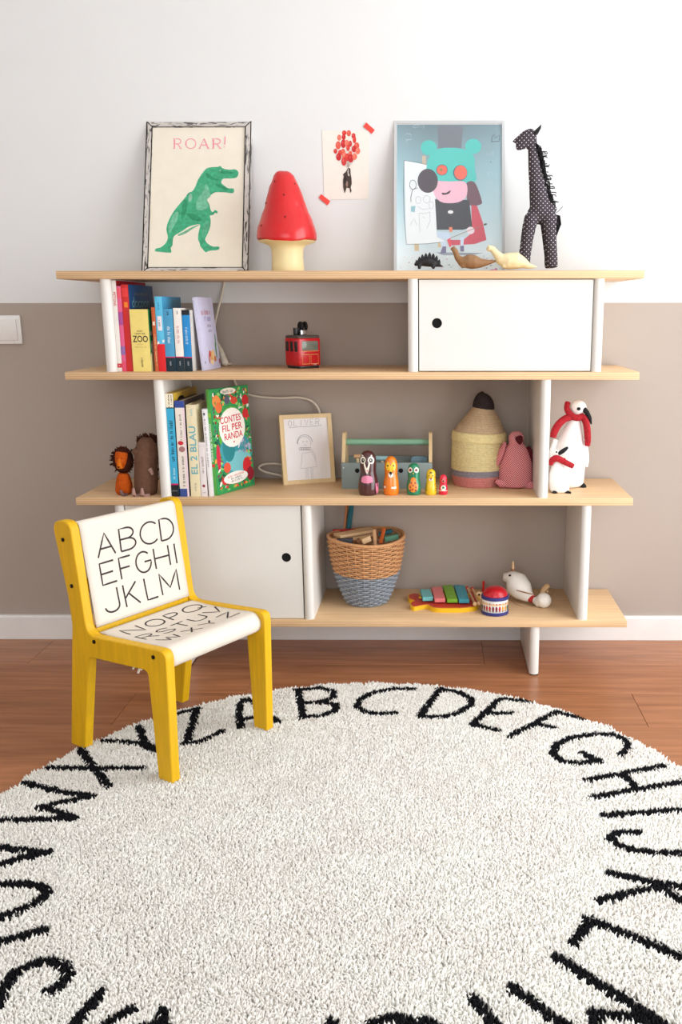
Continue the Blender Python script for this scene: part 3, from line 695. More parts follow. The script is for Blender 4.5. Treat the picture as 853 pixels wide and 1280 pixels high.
# ---- the painting print in a pale frame
grey_fr = M('pale_grey_frame', (198, 200, 201), .4, .02, spec=.4)
PO, loc2, wd, rm = lean_frame('framed_painting_print', 'framed teal poster of an animal-headed painter beside an easel, thin pale frame', ((493, 150.8), (631.3, 151.2)), -.10, math.radians(14), Z1, .0075, .012, grey_fr, .41, roll=0.0)
PO.part('backing_board', MB().box((0, .008, .205), (wd-.004, .004, .406)), M('brown_board'), local=True)
PO.part('paper', MB().box((0, .0045, .205), (wd-.012, .002, .398)), M('white_paper', (236, 238, 238), .7, .01), local=True)
zp = Zm(485, 145, 5.503)
def pl(x, y): q = loc2(*zp(x, y)); return (max(-wd/2+.0075, min(wd/2-.0075, q.x)), max(.0075, q.z))
k = Ink(lambda a, b_, h: (a, .0034-h, b_), .0002, .000018)
X0, X1 = -wd/2+.0075, wd/2-.0075
bands = [(0, (226, 238, 240)), (.1, (224, 237, 240)), (.22, (206, 226, 232)), (.45, (176, 206, 214)), (.7, (152, 188, 198)), (.87, (136, 166, 176)), (1, (118, 144, 154))]
for i in range(len(bands)-1):
    (a, ca), (b_, cb) = bands[i], bands[i+1]; za, zb = .0075+a*.395, .0075+b_*.395
    dk = lambda c, t: tuple(v*t for v in c)
    xs = [X0, X0+.3*(X1-X0), X0+.62*(X1-X0), X1]; kk = [1.06, .93, .95, 1.05]
    for j in range(3):
        k.poly([(xs[j], za), (xs[j+1], za), (xs[j+1], zb), (xs[j], zb)], [tuple(min(255, v) for v in dk(ca, kk[j])), tuple(min(255, v) for v in dk(ca, kk[j+1])), tuple(min(255, v) for v in dk(cb, kk[j+1])), tuple(min(255, v) for v in dk(cb, kk[j]))])
        k.h -= k.dh
k.h += k.dh
def pp(pts, col): k.poly([pl(*q) for q in pts], col)
TEAL = (84, 200, 192)
pp([(340, 62), (520, 62), (505, 235), (350, 235)], (120, 128, 138))
pp([(235, 270), (262, 272), (262, 330), (238, 330)], (200, 184, 160)); pp([(180, 870), (212, 870), (215, 925), (185, 925)], (206, 186, 150)); pp([(345, 860), (368, 860), (368, 900), (345, 900)], (206, 186, 150))
pp([(330, 935), (660, 940), (560, 955), (380, 955)], (150, 160, 172))
pp([(112, 303), (268, 332), (330, 560), (335, 800), (395, 862), (265, 875), (128, 880)], (234, 240, 242))
k.line([pl(112, 303), pl(108, 500), pl(112, 700), pl(128, 880), pl(265, 877), pl(395, 862)], .0013, (70, 78, 84)); k.line([pl(112, 303), pl(190, 312), pl(268, 332)], .001, (90, 96, 100))
pp(sm([(285, 280), (265, 380), (300, 450), (450, 458), (600, 450), (600, 360), (590, 270), (520, 225), (430, 215), (345, 225)]), TEAL)
k.ell(pl(282, 215), .0215, .0205, TEAL); k.ell(pl(588, 206), .0215, .0205, TEAL)       # two small round ears
pass
pp(sm([(545, 455), (600, 455), (645, 570), (640, 605), (560, 610), (540, 520)], 3), (112, 84, 96))
pp([(575, 610), (615, 615), (655, 730), (680, 850), (600, 878), (440, 888), (415, 840), (440, 850), (520, 850), (580, 800)], (206, 84, 102))
pp([(325, 570), (560, 575), (582, 760), (520, 780), (338, 780)], (66, 72, 80))
pp(sm([(320, 450), (430, 448), (535, 452), (545, 540), (500, 585), (430, 597), (360, 585), (318, 530)], 3), (238, 190, 208))
pp(sm([(372, 525), (400, 526), (432, 508), (425, 528), (400, 538), (378, 538)], 3), (44, 42, 50))
k.ell(pl(275, 443), .0272, .0325, (82, 78, 88)); k.ell(pl(373, 368), .0155, .0150, (60, 110, 125)); k.ell(pl(373, 368), .0138, .0133, (240, 106, 90)); k.ell(pl(367, 366), .0042, .0042, (150, 140, 80))
k.ell(pl(499, 388), .0192, .0212, (60, 110, 125)); k.ell(pl(502, 386), .0170, .0192, (240, 112, 94)); k.ell(pl(432, 658), .0074, .0046, (240, 240, 240))
pp([(420, 762), (445, 762), (445, 795), (425, 795)], (226, 130, 104)); pp([(335, 790), (420, 800), (440, 840), (380, 850), (340, 830)], (200, 218, 236)); pp([(500, 830), (525, 830), (520, 900), (500, 900)], (206, 222, 240)); pp([(360, 860), (400, 860), (400, 940), (380, 940)], (204, 220, 238))
pp([(378, 895), (402, 895), (402, 940), (360, 945)], (120, 118, 150)); pp([(498, 890), (525, 890), (525, 930), (500, 930)], (120, 118, 150)); pp([(408, 850), (430, 835), (438, 895), (425, 900)], (226, 92, 108))
k.ell(pl(570, 785), .0105, .0100, (236, 220, 228)); k.line([pl(430, 838), pl(560, 785), pl(682, 742)], .0016, (150, 126, 110)); k.ell(pl(672, 743), .0048, .0026, (80, 90, 80), .3)
pn = (72, 78, 84)
for c, rx, ry in (((173, 470), .0088, .0125), ((210, 575), .007, .0095), ((268, 570), .009, .0098), ((300, 610), .006, .0095)):
    q = pl(*c); k.line([(q[0]+rx*math.cos(a), q[1]+ry*math.sin(a)) for a in [2*PI*i/18 for i in range(18)]], .0007 if c[0] > 200 else .0012, pn if c[0] < 200 else (150, 154, 160), closed=True)
k.line([pl(205, 492), pl(170, 505), pl(158, 560), pl(160, 590)], .0013, pn)
for ln in ([(205, 620), (240, 640), (290, 635)], [(215, 665), (218, 740), (222, 800)], [(290, 660), (292, 720), (270, 770)], [(215, 665), (250, 670), (292, 658)], [(155, 750), (180, 700), (200, 750)], [(240, 690), (255, 700)]): k.line([pl(*q) for q in ln], .0007, (160, 164, 170), sub=2)
pp([(160, 620), (190, 615), (185, 660), (160, 655)], (150, 196, 206))
for ln in ([(715, 175), (722, 130), (735, 122), (740, 150), (768, 128), (768, 165)], [(712, 175), (770, 170)]): k.line([pl(*q) for q in ln], .0013, (60, 74, 84))
for c in ((140, 130), (145, 175), (700, 250), (705, 400), (705, 470), (190, 68), (225, 68)):
    for j in range(4):
        a, b_ = random.uniform(-28, 28), random.uniform(-28, 28); k.line([pl(c[0]+a, c[1]+b_*.7), pl(c[0]-b_, c[1]+a*.7)], .0007, (196, 212, 216))
k.ell(pl(709, 315), .0011, .0018, (70, 90, 100))
for i in range(46):
    x, y = random.uniform(75, 780), random.uniform(950, 1050); q = pl(x, y); k.ell(q, random.uniform(.0008, .0028), random.uniform(.0005, .0013), random.choice([(230, 190, 200), (130, 176, 190), (244, 246, 246), (90, 100, 110), (206, 120, 130), (244, 246, 246)]), n=8, rings=1)
PO.ink('painting_print', k)
# glass sheet that catches a faint reflection
gl = M('picture_glass', (255, 255, 255), .05); N, L, b = nodes(gl)
tr = N.new('ShaderNodeBsdfTransparent'); gs = N.new('ShaderNodeBsdfGlossy'); gs.inputs['Roughness'].default_value = .08; mx = N.new('ShaderNodeMixShader'); mx.inputs[0].default_value = .045
L.new(tr.outputs[0], mx.inputs[1]); L.new(gs.outputs[0], mx.inputs[2]); L.new(mx.outputs[0], N['Material Output'].inputs[0])
PO.part('glass', MB().box((0, .0006, .205), (wd-.0155, .0008, .394)), gl, local=True)

# ================================================================== MUSHROOM LAMP
MY = -.14; c = oy(360, 330, MY); s_ = mpp(MY, 1.15)/8.53; cx = 425; base = Z1
zt_ = lambda y: oy(360, 200+y/8.53, MY).z
ML_ = Thing('mushroom_lamp', (c.x, MY, Z1), 'red and cream toadstool lamp with tall pointed cap on the top board', 'lamp')
prof = [(.001, zt_(116))]+[(r*s_, zt_(y)) for r, y in ((30, 118), (58, 128), (82, 150), (105, 185), (130, 240), (158, 310), (180, 370), (198, 430), (210, 480), (222, 520), (240, 565), (256, 610), (272, 650), (288, 690), (303, 740), (314, 790), (318, 825), (316, 848), (309, 862))]
red_m = M('red_vinyl', (208, 20, 26), .3, .05, 20, .06, 60, spec=.5, coat=.25)
cream_m = M('cream_vinyl', (240, 222, 170), .4, .05, 18, spec=.45, sss=.1)
# the cap is a little lopsided
def cap_fn(p, shift=True): return p
mb = MB().lathe(prof[::-1], 48)
mb.v = [Vector((v.x+c.x-.004*max(0, (v.z-1.2)/.15), v.y+MY, v.z+min(1, math.hypot(v.x, v.y)/.03)*(.003*math.sin(math.atan2(v.y, v.x)*2+1)+.0022*math.sin(v.z*190+1.5*math.sin(math.atan2(v.y, v.x)*3))))) for v in mb.v]
ML_.part('cap', mb, red_m, angle=60)
prof = [(309*s_, zt_(864)), (300*s_, zt_(874)), (255*s_, zt_(890)), (205*s_, zt_(908)), (178*s_, zt_(930)), (168*s_, zt_(970)), (166*s_, zt_(1040)), (170*s_, zt_(1100)), (174*s_, Z1+.002), (170*s_, Z1)]
mb = MB().lathe(prof[::-1], 40); mb.v = [Vector((v.x+c.x, v.y+MY, v.z)) for v in mb.v]; ML_.part('stem', mb, cream_m, angle=60)
dots = [(450, 393), (467, 630), (243, 470), (617, 505), (200, 715), (680, 705), (345, 240), (548, 265)]
capp = [(317, 825), (303, 740), (272, 650), (240, 565), (210, 480), (180, 370), (158, 310), (130, 240), (105, 185)]
for (x, y) in dots:
    rr = np.interp(y, [q[1] for q in capp[::-1]], [q[0] for q in capp[::-1]]); dx = max(-.97, min(.97, (x-cx)/rr)); dy = -math.sqrt(1-dx*dx)
    ML_.part('dot', MB().ball((c.x+rr*s_*dx-.003, MY+rr*s_*dy, zt_(y)), (.0024, .0016, .0028), 10, Euler((0, 0, math.atan2(dx, -dy)))), M('dark_red_dimple', (120, 8, 14), .5))
# its cable: down behind the boards, an inline switch, then a loop behind the drawing
cord_m = M('cream_cable', (226, 216, 198), .45, .03)
pts = [Vector((c.x, MY+.03, Z1+.006)), Vector((c.x-.05, -.05, Z1+.004)), Vector((oy(281, 352, -.003).x, -.006, Z1+.004)), Vector((oy(281, 352, -.003).x, -.0027, Z1-.01))]
for q in ((277, 370), (272, 390), (268.5, 408), (269.5, 422)): pts.append(oy(*q, -.006 if q[1] < 375 else -.014))
sw0, sw1 = oy(273.5, 431, -.02), oy(282, 456, -.05)
def smooth(P, n=5):
    out = []
    for i in range(len(P)-1):
        p0, p1, p2, p3 = P[max(i-1, 0)], P[i], P[i+1], P[min(i+2, len(P)-1)]
        for q in range(n):
            t = q/n; out.append(.5*((2*p1)+(p2-p0)*t+(2*p0-5*p1+4*p2-p3)*t*t+(3*p1-p0-3*p2+p3)*t**3))
    return out+[P[-1]]
ML_.part('cable', MB().tube(smooth(pts+[sw0]), .0031, 8), cord_m)
d = (sw1-sw0)
mb = MB().tube([sw0, sw0+d*.12, sw0+d*.25, sw0+d*.8, sw0+d*.95, sw1], [.0035, .0055, .008, .0105, .0105, .007], 12, flat=.75)
sw = ML_.part('inline_switch', mb, cord_m); ML_.part('switch_wheel', MB().ball(sw0+d*.55+Vector((0, -.006, 0)), (.003, .003, .006), 12), sw_m, parent=sw)
pts = [sw1, Vector((sw1.x+.004, -.03, Z2+.004)), Vector((sw1.x+.006, -.004, Z2+.002)), Vector((oy(291, 474, -.003).x, -.0027, Z2-TH-.004))]
pts += [oy(*q, -.012) for q in ((297, 484), (308, 492), (325, 496), (350, 497.5), (375, 497), (392, 503), (400, 516), (402, 535), (396, 560), (380, 575), (362, 582))]
pts += [oy(*q, -.03) for q in ((345, 579.5), (330, 580.5), (324, 585), (332, 590), (350, 594), (362, 598))]
ML_.part('cable', MB().tube(smooth(pts), .0031, 8), cord_m)

# ================================================================== TOYS ON THE TOP BOARD
# ---- stuffed giraffe
zg = Zm(630, 145, 6.4); GY = -.14; gk = mpp(GY, 1.2)/6.4
def gp(x, y, dy=0): q = oy(*zg(x, y), GY); return Vector((q.x, q.y+dy, q.z))
dotm = M('dotted_charcoal_cloth', (72, 65, 72), .9, .08, 60, .1, 900, spec=.1)
N, L, b = nodes(dotm); vo = N.new('ShaderNodeTexVoronoi'); vo.inputs['Scale'].default_value = 125; vo.inputs['Randomness'].default_value = 0; tcv = N.new('ShaderNodeTexCoord'); mv = N.new('ShaderNodeMapping'); mv.inputs['Rotation'].default_value = (.0, .78, .0); mv.inputs['Scale'].default_value = (1, .01, 1); L.new(tcv.outputs['Object'], mv.inputs[0]); L.new(mv.outputs[0], vo.inputs['Vector'])
mix(dotm, math_node(dotm, 'LESS_THAN', vo.outputs['Distance'], .15), (226, 218, 214))
GI = Thing('giraffe_toy', (gp(290, 1210).x, GY, Z1), 'tall stuffed giraffe of dark dotted cloth with black yarn mane', 'toy')
mb = MB()
mb.tube([gp(228, 150), gp(230, 230), gp(238, 320), gp(250, 440), gp(268, 560), gp(285, 670), gp(300, 760), gp(305, 800)], [r*gk for r in (34, 37, 43, 52, 65, 79, 92, 90)], 16)
mb.tube([gp(215, 810), gp(250, 790), gp(310, 780), gp(370, 770), gp(400, 790)], [r*gk for r in (56, 78, 90, 84, 56)], 16)
for sx in (-1, 1):
    dy = sx*.017
    mb.tube([gp(228, 800, dy*.6), gp(205, 880, dy), gp(185, 990, dy*1.15), gp(168, 1120, dy*1.2), gp(162, 1216, dy*1.25)], [r*gk for r in (58, 52, 46, 43, 44)], 12)
    mb.tube([gp(365, 800, dy*.6), gp(358, 880, dy), gp(366, 990, dy*1.15), gp(377, 1110, dy*1.2), gp(380, 1216, dy*1.25)], [r*gk for r in (64, 57, 50, 46, 46)], 12)
mb.tube([gp(250, 165), gp(215, 150), gp(170, 165), gp(120, 190), gp(62, 208)], [r*gk for r in (38, 50, 44, 28, 5)], 12)
mb.tube([gp(215, 200), gp(160, 228), gp(112, 250), gp(95, 252)], [r*gk for r in (36, 35, 28, 14)], 12)
zmin = min(v.z for v in mb.v); mb.v = [Vector((v.x, v.y, max(v.z, Z1))) for v in mb.v]
GI.part('body', mb, dotm, fuse=.0035)
yarn = M('black_yarn', (24, 22, 24), .9, .2, 200)
for dy in (-.008, .010): GI.part('ear', MB().tube([gp(238, 158, dy), gp(262, 130, dy*1.4), gp(285, 100, dy*1.6), gp(296, 76, dy*1.6)], [r*gk for r in (14, 26, 16, 3)], 10, flat=.6), M('black_felt', (32, 30, 32), .9, .1))
GI.part('eye', MB().ball(gp(190, 140, -.0085), .002, 10), yarn)
mb = MB(); path = [(255, 215), (285, 290), (300, 400), (330, 500), (355, 600), (375, 700)]
for i in range(150):
    t = random.random()*(len(path)-1); a = int(t); u = t-a; x, y = path[a][0]*(1-u)+path[a+1][0]*u, path[a][1]*(1-u)+path[a+1][1]*u
    dx, dl = random.uniform(-6, 26), random.uniform(40, 95)
    if random.random() < .15: dx += 30; dl = random.uniform(-10, 30)
    dy = random.uniform(-.011, .006); mb.tube([gp(x-8, y, dy), gp(x+10+dx*.9, y+dl*.3, dy*1.3), gp(x+10+dx, y+dl, dy*1.5)], .0012, 5)
GI.part('mane', mb, yarn, kind='stuff')
mb = MB()
for i in range(34):
    dy = random.uniform(-.007, .007); e = random.uniform(-18, 18); mb.tube([gp(400, 790, dy), gp(438+e*.6, 800, dy), gp(440+e, 870, dy*1.4), gp(402+e, 960+random.uniform(-50, 30), dy*1.5)], .0009, 5)
for q in (((400, 790), (415, 730), (412, 690)), ((405, 785), (440, 760), (472, 725)), ((400, 800), (360, 840), (330, 800))): mb.tube([gp(*z) for z in q], .0008, 5)
GI.part('tail', mb, yarn, kind='stuff')

# ---- three little dinosaurs at the front of the top board
zd = Zm(505, 295, 4.874); DY = -.2; dk_ = mpp(DY, 1.08)/4.874
def dp(x, y, dy=0): q = oy(*zd(x, y), DY); return Vector((q.x, q.y+dy, max(q.z, Z1+.0005)))
def zfix(mb): mb.v = [Vector((v.x, v.y, max(v.z, Z1))) for v in mb.v]; return mb
def long_neck(name, label, col, pts, rad, feet, eye):
    T = Thing(name, (dp(*pts[len(pts)//2]).x, DY, Z1), label, 'toy', 'toy dinosaurs along the top board')
    mb = MB().tube([dp(*q) for q in pts], [r*dk_ for r in rad], 14)
    for x, dy in feet: mb.tube([dp(x, 160, dy*.7), dp(x, 195, dy)], [15*dk_, 12*dk_], 10)
    T.part('body', zfix(mb), M(name+'_skin', col, .55, .08, 90, .15, 500), fuse=.0022)
    T.part('eye', MB().ball(dp(*eye, -.0058), .0011, 8), yarn); return T
long_neck('brown_dinosaur', 'brown long-necked toy dinosaur with its head raised to the left', (150, 112, 76), [(290, 88), (302, 78), (316, 96), (326, 130), (350, 155), (395, 155), (430, 158), (470, 165), (520, 160), (565, 152)], [14, 20, 18, 19, 30, 43, 42, 28, 15, 6], ((360, .008), (360, -.008), (440, .008), (440, -.008)), (298, 76))
long_neck('cream_dinosaur', 'cream long-necked toy dinosaur in front of the giraffe legs', (240, 224, 178), [(506, 88), (520, 74), (540, 78), (560, 105), (588, 140), (635, 152), (690, 150), (730, 165), (770, 185), (815, 189)], [10, 20, 19, 22, 34, 50, 50, 33, 16, 4], ((610, .010), (610, -.010), (690, .010), (690, -.010)), (522, 72))
T = Thing('black_dinosaur', (dp(140, 185).x, DY, Z1), 'black spiky-backed toy dinosaur crouching before the teal poster', 'toy', 'toy dinosaurs along the top board')
mb = MB().tube([dp(64, 178), dp(85, 165), dp(110, 158), (dp(150, 155)), dp(190, 165), dp(220, 180), dp(248, 188)], [r*dk_ for r in (8, 16, 26, 32, 24, 10, 2)], 12)
for x, dy in ((95, .009), (95, -.009), (180, .009), (180, -.009)): mb.tube([dp(x, 165, dy*.7), dp(x, 200, dy)], [13*dk_, 11*dk_], 8)
skin = M('black_rubber', (34, 33, 36), .55, .15, 90, .2, 400); T.part('body', zfix(mb), skin, fuse=.0025)
for i, (x, y) in enumerate(((82, 150), (98, 130), (115, 116), (135, 108), (157, 104), (178, 110), (197, 124), (212, 146))):
    for sy in (-1, 1):
        a = dp(x, y+26, sy*.004); tip = dp(x+(x-140)*.08, y-4, sy*.006); T.part('back_plate', MB().tube([a, a.lerp(tip, .5), tip], [.0052, .0048, .0006], 6, flat=.5), skin)
T = Thing('pink_toy_piece', (dp(548, 188).x, -.17, Z1), 'tiny lilac-pink toy piece between the brown and cream dinosaurs', 'toy')
q = dp(548, 180, .03); T.part('lump', zfix(MB().ball((q.x, q.y, Z1+.004), (.009, .005, .004), 12).ball((q.x+.008, q.y, Z1+.006), (.004, .004, .006), 10)), M('lilac_plastic', (222, 160, 196), .45), fuse=.0012)

# ================================================================== BOOKS
page_m = M('book_pages', (236, 228, 210), .9, .04, 400, stretch=(1, 1, 1))
def cover_mat(col, i=[0]):
    i[0] += 1; return M('book_cover_%d_%d_%d' % col, col, .45, .04, 50, spec=.4)
def book(label, x0, x1, h, depth, spine, cover, y=-.268, z=Z2, tilt=0, yaw=0, group='books on the upper left shelf', art=None, side_art=None):
    """standing book; spine faces the viewer. x0,x1 spine edges at the base; tilt leans it about y, yaw turns it about z"""
    wd = x1-x0
    T = Thing('book', ((x0+x1)/2, y, z), label, 'book', group, rot=(0, tilt, yaw))
    t = .0022 if wd > .008 else .0012
    cm = cover_mat(cover)
    # cover boards (left and right) and spine, then the page block set back from the edges
    for sx in (-1, 1):
        T.part('cover', MB().box((sx*(wd/2-t/2), depth/2, h/2), (t, depth, h), .0004), cm, local=True)
    n = 8; pr = [(-wd/2+wd*i/n, -.0006*math.sin(PI*i/n)) for i in range(n+1)]
    pr = pr+[(wd/2, t), (-wd/2, t)]
    sp = T.part('spine', MB().prism(pr, lambda a, b_, q: (a, b_, q), .0002, h-.0002), cover_mat(spine), local=True)
    T.part('pages', MB().box((0, depth/2-.001+t/2, h/2), (wd-2*t-.0002, depth-.004-t, h-.006)), page_m, local=True)
    def sf(u, v, hh): return (u*wd, -.0006*math.cos(PI*u)-hh, v*h)    # u in -.5..+.5
    def cf(u, v, hh): return (wd/2+hh, min(.995, max(.005, u))*depth, min(.997, max(.003, v))*h)                                  # right-hand cover
    if art: k = Ink(sf, .0004, .00005); art(k, wd, h); T.ink('spine_print', k, parent=sp)
    if side_art:
        cov = [c for c in T.o.children if c.name.startswith('cover')][1]
        k = Ink(cf, .0003, .00003); side_art(k, depth, h); T.ink('cover_print', k, parent=cov)
    return T
def sx_(px_, y=-.268, z=Z2): # metres across for a pixel column at the foot of the books
    px_ += 2.2 if z > .7 else 1.6
    a = Vector((0, y, z))-Vector(CAM); A = np.array(a); B = np.array(Vector((1, y, z))-Vector(CAM))
    ua = CPX+FPX*(A@RT)/(A@FW); ub = CPX+FPX*(B@RT)/(B@FW); return (px_-ua)/(ub-ua)
def hz(px_, py_, y=-.268, z=Z2): return oy(px_, py_, y).z-z
def T_spine(text, col, v, size, rot=-PI/2, u=0, length=None):
    def f(k, wd, h):                              # text runs along the spine; k maps (u,v) fractions
        v_, f_, w_ = text_data(text); kk = size/.7; sxx = (length*h/(w_*kk)) if length else 1; ca, sa = math.cos(rot), math.sin(rot)
        pts = [(u+(x*sxx*ca-y*sa)*kk/wd, v+(x*sxx*sa+y*ca)*kk/h) for x, y in v_]
        k.raw(pts, f_, lin(col))
    return f
def R_spine(v0, v1, col, u0=-.5, u1=.5): return lambda k, wd, h: k.rect(u0, v0, u1, v1, col, 6, 1)
def arts(*fs):
    def f(k, wd, h):
        for g in fs: g(k, wd, h)
    return f
# --- upper left compartment
def T_cover(text, col, u, v, size, rot=0, length=None):
    def f(k, depth, h):
        v_, f_, w_ = text_data(text); kk = size/.7; sxx = (length*depth/(w_*kk)) if length else 1; ca, sa = math.cos(rot), math.sin(rot)
        k.raw([(u+(x*sxx*ca-y*sa)*kk/depth, v+(x*sxx*sa+y*ca)*kk/h) for x, y in v_], f_, lin(col))
    return f
def R_cover(u0, v0, u1, v1, col): return lambda k, d, h: k.rect(u0, v0, u1, v1, col)
def E_cover(u, v, rx, ry, col): return lambda k, d, h: k.ell((u, v), rx/d, ry/h, col)
xa = UL+.0258+.0006
def span(a, b_): return max(sx_(a), xa), sx_(b_)
b1 = (xa, sx_(149.4))
book('thin white book with red spine lettering and red cover, against the left upright', *b1, hz(142, 350.5), .235, (236, 230, 222), (178, 26, 36), art=arts(T_spine('PETONS', (200, 40, 50), .80, .0062, length=.15), R_spine(.045, .09, (204, 24, 48)), T_spine('A', (240, 230, 226), .067, .006)))
book('pink and magenta picture book beside the thin white book', sx_(149.6), sx_(155), hz(149, 357.5), .215, (226, 96, 140), (196, 28, 52), art=arts(R_spine(.86, .98, (236, 90, 110)), R_spine(.55, .7, (170, 80, 150)), R_spine(.2, .3, (150, 110, 170)), R_spine(0, .12, (226, 80, 110), -.5, .5)), side_art=arts(T_cover((2,), (110, 120, 190), .14, .83, .016), E_cover(.5, .3, .05, .04, (60, 30, 50))))
book('thick book with red spine and dark blue cover, taller than its neighbours', sx_(155.3), sx_(164), hz(160, 355.5), .2, (206, 38, 36), (24, 70, 118), art=arts(R_spine(.74, .80, (236, 130, 40), -.2, .3), R_spine(.86, .96, (226, 60, 60), -.4, .4)), side_art=arts(T_cover('docoon', (120, 168, 182), .46, .80, .026, length=.7), R_cover(.16, .70, .84, .704, (110, 150, 160)), T_cover((2, 3, 6, 2), (140, 130, 90), .5, .9, .009, length=.5)))
def zoo(k, wd, h):
    for t, c, v, s in (('ZOO', (48, 40, 36), .53, .0155), ((5,), (96, 80, 50), .655, .0046), ((8,), (96, 80, 50), .615, .0046), ((7,), (190, 168, 100), .445, .0036), ((11, 3), (190, 168, 100), .40, .0034)): T_spine(t, c, v, s, rot=0, length=.245 if t == 'ZOO' else None)(k, wd, h)
    T_spine((7,), (60, 50, 40), .16, .0055, rot=PI/2)(k, wd, h)
book('thick yellow book with ZOO printed on its spine', sx_(164.3), sx_(187), hz(171, 386.5), .135, (238, 216, 124), (40, 140, 84), y=-.272, art=zoo, side_art=arts(E_cover(.12, .62, .008, .006, (236, 236, 226)), E_cover(.16, .4, .014, .016, (240, 236, 220)), E_cover(.1, .12, .02, .03, (230, 226, 170))))
book('thin orange-brown book right of the yellow book', sx_(190.8), sx_(195.4), hz(191, 384), .14, (196, 92, 44), (180, 80, 40), art=arts(T_spine((2, 6, 2, 7), (240, 200, 160), .35, .0036, rot=PI/2, length=.5), R_spine(.72, .78, (236, 220, 200), -.3, .3)))
def bluered(k, wd, h):
    k.rect(-.5, .0, .5, .37, (222, 34, 40), 6, 1); k.raw([(-.5, .35), (.5, .40), (.5, .43), (-.5, .40)], [(0, 1, 2, 3)], lin((244, 240, 238))); k.rect(-.28, .55, .3, .74, (240, 230, 234), 3, 1)
    T_spine((1, 3), (50, 60, 90), .645, .006, rot=-PI/2)(k, wd, h); T_spine((6,), (40, 110, 170), .87, .005, rot=-PI/2)(k, wd, h)
book('tall light-blue book with red lower spine', sx_(195.8), sx_(205), hz(199, 370.5), .17, (92, 190, 226), (70, 160, 206), art=bluered)
def series(col, num, title, tc):
    return arts(R_spine(0, .225, (24, 44, 54)), R_spine(.225, .24, (214, 44, 96)), T_spine(num, (40, 60, 80), .93, .008, rot=0), T_spine(title, tc, .58, .0075, length=.28), T_spine((5,), (220, 226, 228), .13, .0035))
book('mid-blue series book with dark foot, left of the white one', sx_(205.2), sx_(217), hz(210, 386), .13, (74, 156, 198), (74, 156, 198), art=series((74, 156, 198), '2', (3, 2, 4), (236, 244, 248)))
book('white series book with dark foot between two blue ones', sx_(218), sx_(228), hz(224, 385), .13, (242, 236, 228), (242, 236, 228), art=series(0, '1', (2, 4, 3, 3), (214, 140, 140)))
book('bright blue series book with dark foot, right of the white one', sx_(228.6), sx_(238), hz(234, 387.5), .13, (30, 140, 206), (210, 206, 200), art=arts(series(0, '', (2, 6, 3, 5, 3, 4), (214, 236, 246)), R_spine(.92, 1, (30, 34, 40))))
def lav(k, d, h):
    T_cover((2, 4, 1), (190, 110, 120), .5, .80, .014, length=.55)(k, d, h); T_cover((2, 4), (150, 140, 190), .55, .71, .014, length=.4)(k, d, h); T_cover((6,), (130, 124, 150), .6, .61, .008)(k, d, h); T_cover((2, 3), (130, 124, 150), .62, .54, .007)(k, d, h)
    for u, v, rx, ry, c in ((.5, .17, .022, .026, (226, 170, 110)), (.42, .22, .010, .014, (206, 60, 60)), (.62, .2, .018, .022, (236, 200, 140)), (.7, .14, .014, .012, (200, 120, 80)), (.82, .26, .008, .034, (90, 140, 90)), (.86, .4, .006, .028, (110, 150, 100)), (.5, .1, .02, .01, (240, 210, 160)), (.34, .15, .005, .02, (200, 80, 60)), (.95, .1, .006, .012, (170, 50, 60)), (.08, .11, .004, .006, (90, 100, 120))): k.ell((u, v), rx/d*.6, ry/h*.62, c)
book('lavender picture book leaning, with a small coloured picture low on its cover', sx_(249.5, -.24), sx_(253.5, -.24), hz(240, 371, -.24), .125, (206, 204, 228), (212, 210, 236), y=-.24, tilt=-.085, yaw=-.10, side_art=lav)
mk = oy(221, 378, -.12); T = Thing('orange_bookmark', (mk.x, -.12, hz(210, 386)+Z2), 'orange tab sticking up behind the light-blue book', 'bookmark')
T.part('tab', MB().box((mk.x, -.12, mk.z-.006), (.009, .0008, .03), .0002), M('orange_card', (214, 132, 50), .7))
# --- middle left compartment
g2 = 'books on the middle shelf'
S3 = lambda q: sx_(q, -.268, Z3)
H3 = lambda a, b_: hz(a, b_, -.268, Z3)
x3 = ML+.0258+.0006
book('tall blue-spined book with cream top and black foot', max(x3, S3(212)), S3(221.6), H3(211, 492), .235, (58, 170, 208), (216, 178, 60), z=Z3, group=g2, art=arts(R_spine(.0, .115, (22, 26, 32)), R_spine(.115, .13, (196, 40, 100)), R_spine(.865, 1, (240, 230, 206)), R_spine(.86, .868, (20, 30, 40)), T_spine((4,), (40, 34, 34), .93, .012, rot=PI/2), T_spine((2, 6, 2, 1, 5), (22, 40, 60), .55, .0085, rot=PI/2, length=.4), T_spine((2, 5), (200, 236, 244), .23, .006, rot=PI/2), T_spine((6,), (150, 160, 160), .06, .004, rot=0)), side_art=arts(R_cover(0, 0, 1, .9, (40, 34, 30)), E_cover(.3, .93, .03, .008, (40, 34, 30))))
def wb(k, wd, h):
    k.rect(-.5, .93, .5, 1, (52, 74, 150), 6, 1); k.rect(-.5, 0, .5, .085, (56, 80, 150), 6, 1); k.rect(.3, .0, .5, .93, (238, 214, 222), 1, 1)
    T_spine((1, 5, 1, 2, 4), (120, 110, 110), .73, .006, rot=PI/2)(k, wd, h); k.ell((-.1, .565), .3, .022, (206, 40, 54)); k.ell((0, .50), .32, .03, (170, 120, 116)); T_spine((1, 6, 1, 2, 5), (70, 66, 72), .27, .0065, rot=PI/2, length=.32)(k, wd, h)
book('white book with navy blue top and foot', S3(223), S3(234.6), H3(224, 501), .21, (240, 230, 218), (60, 50, 56), z=Z3, group=g2, art=wb)
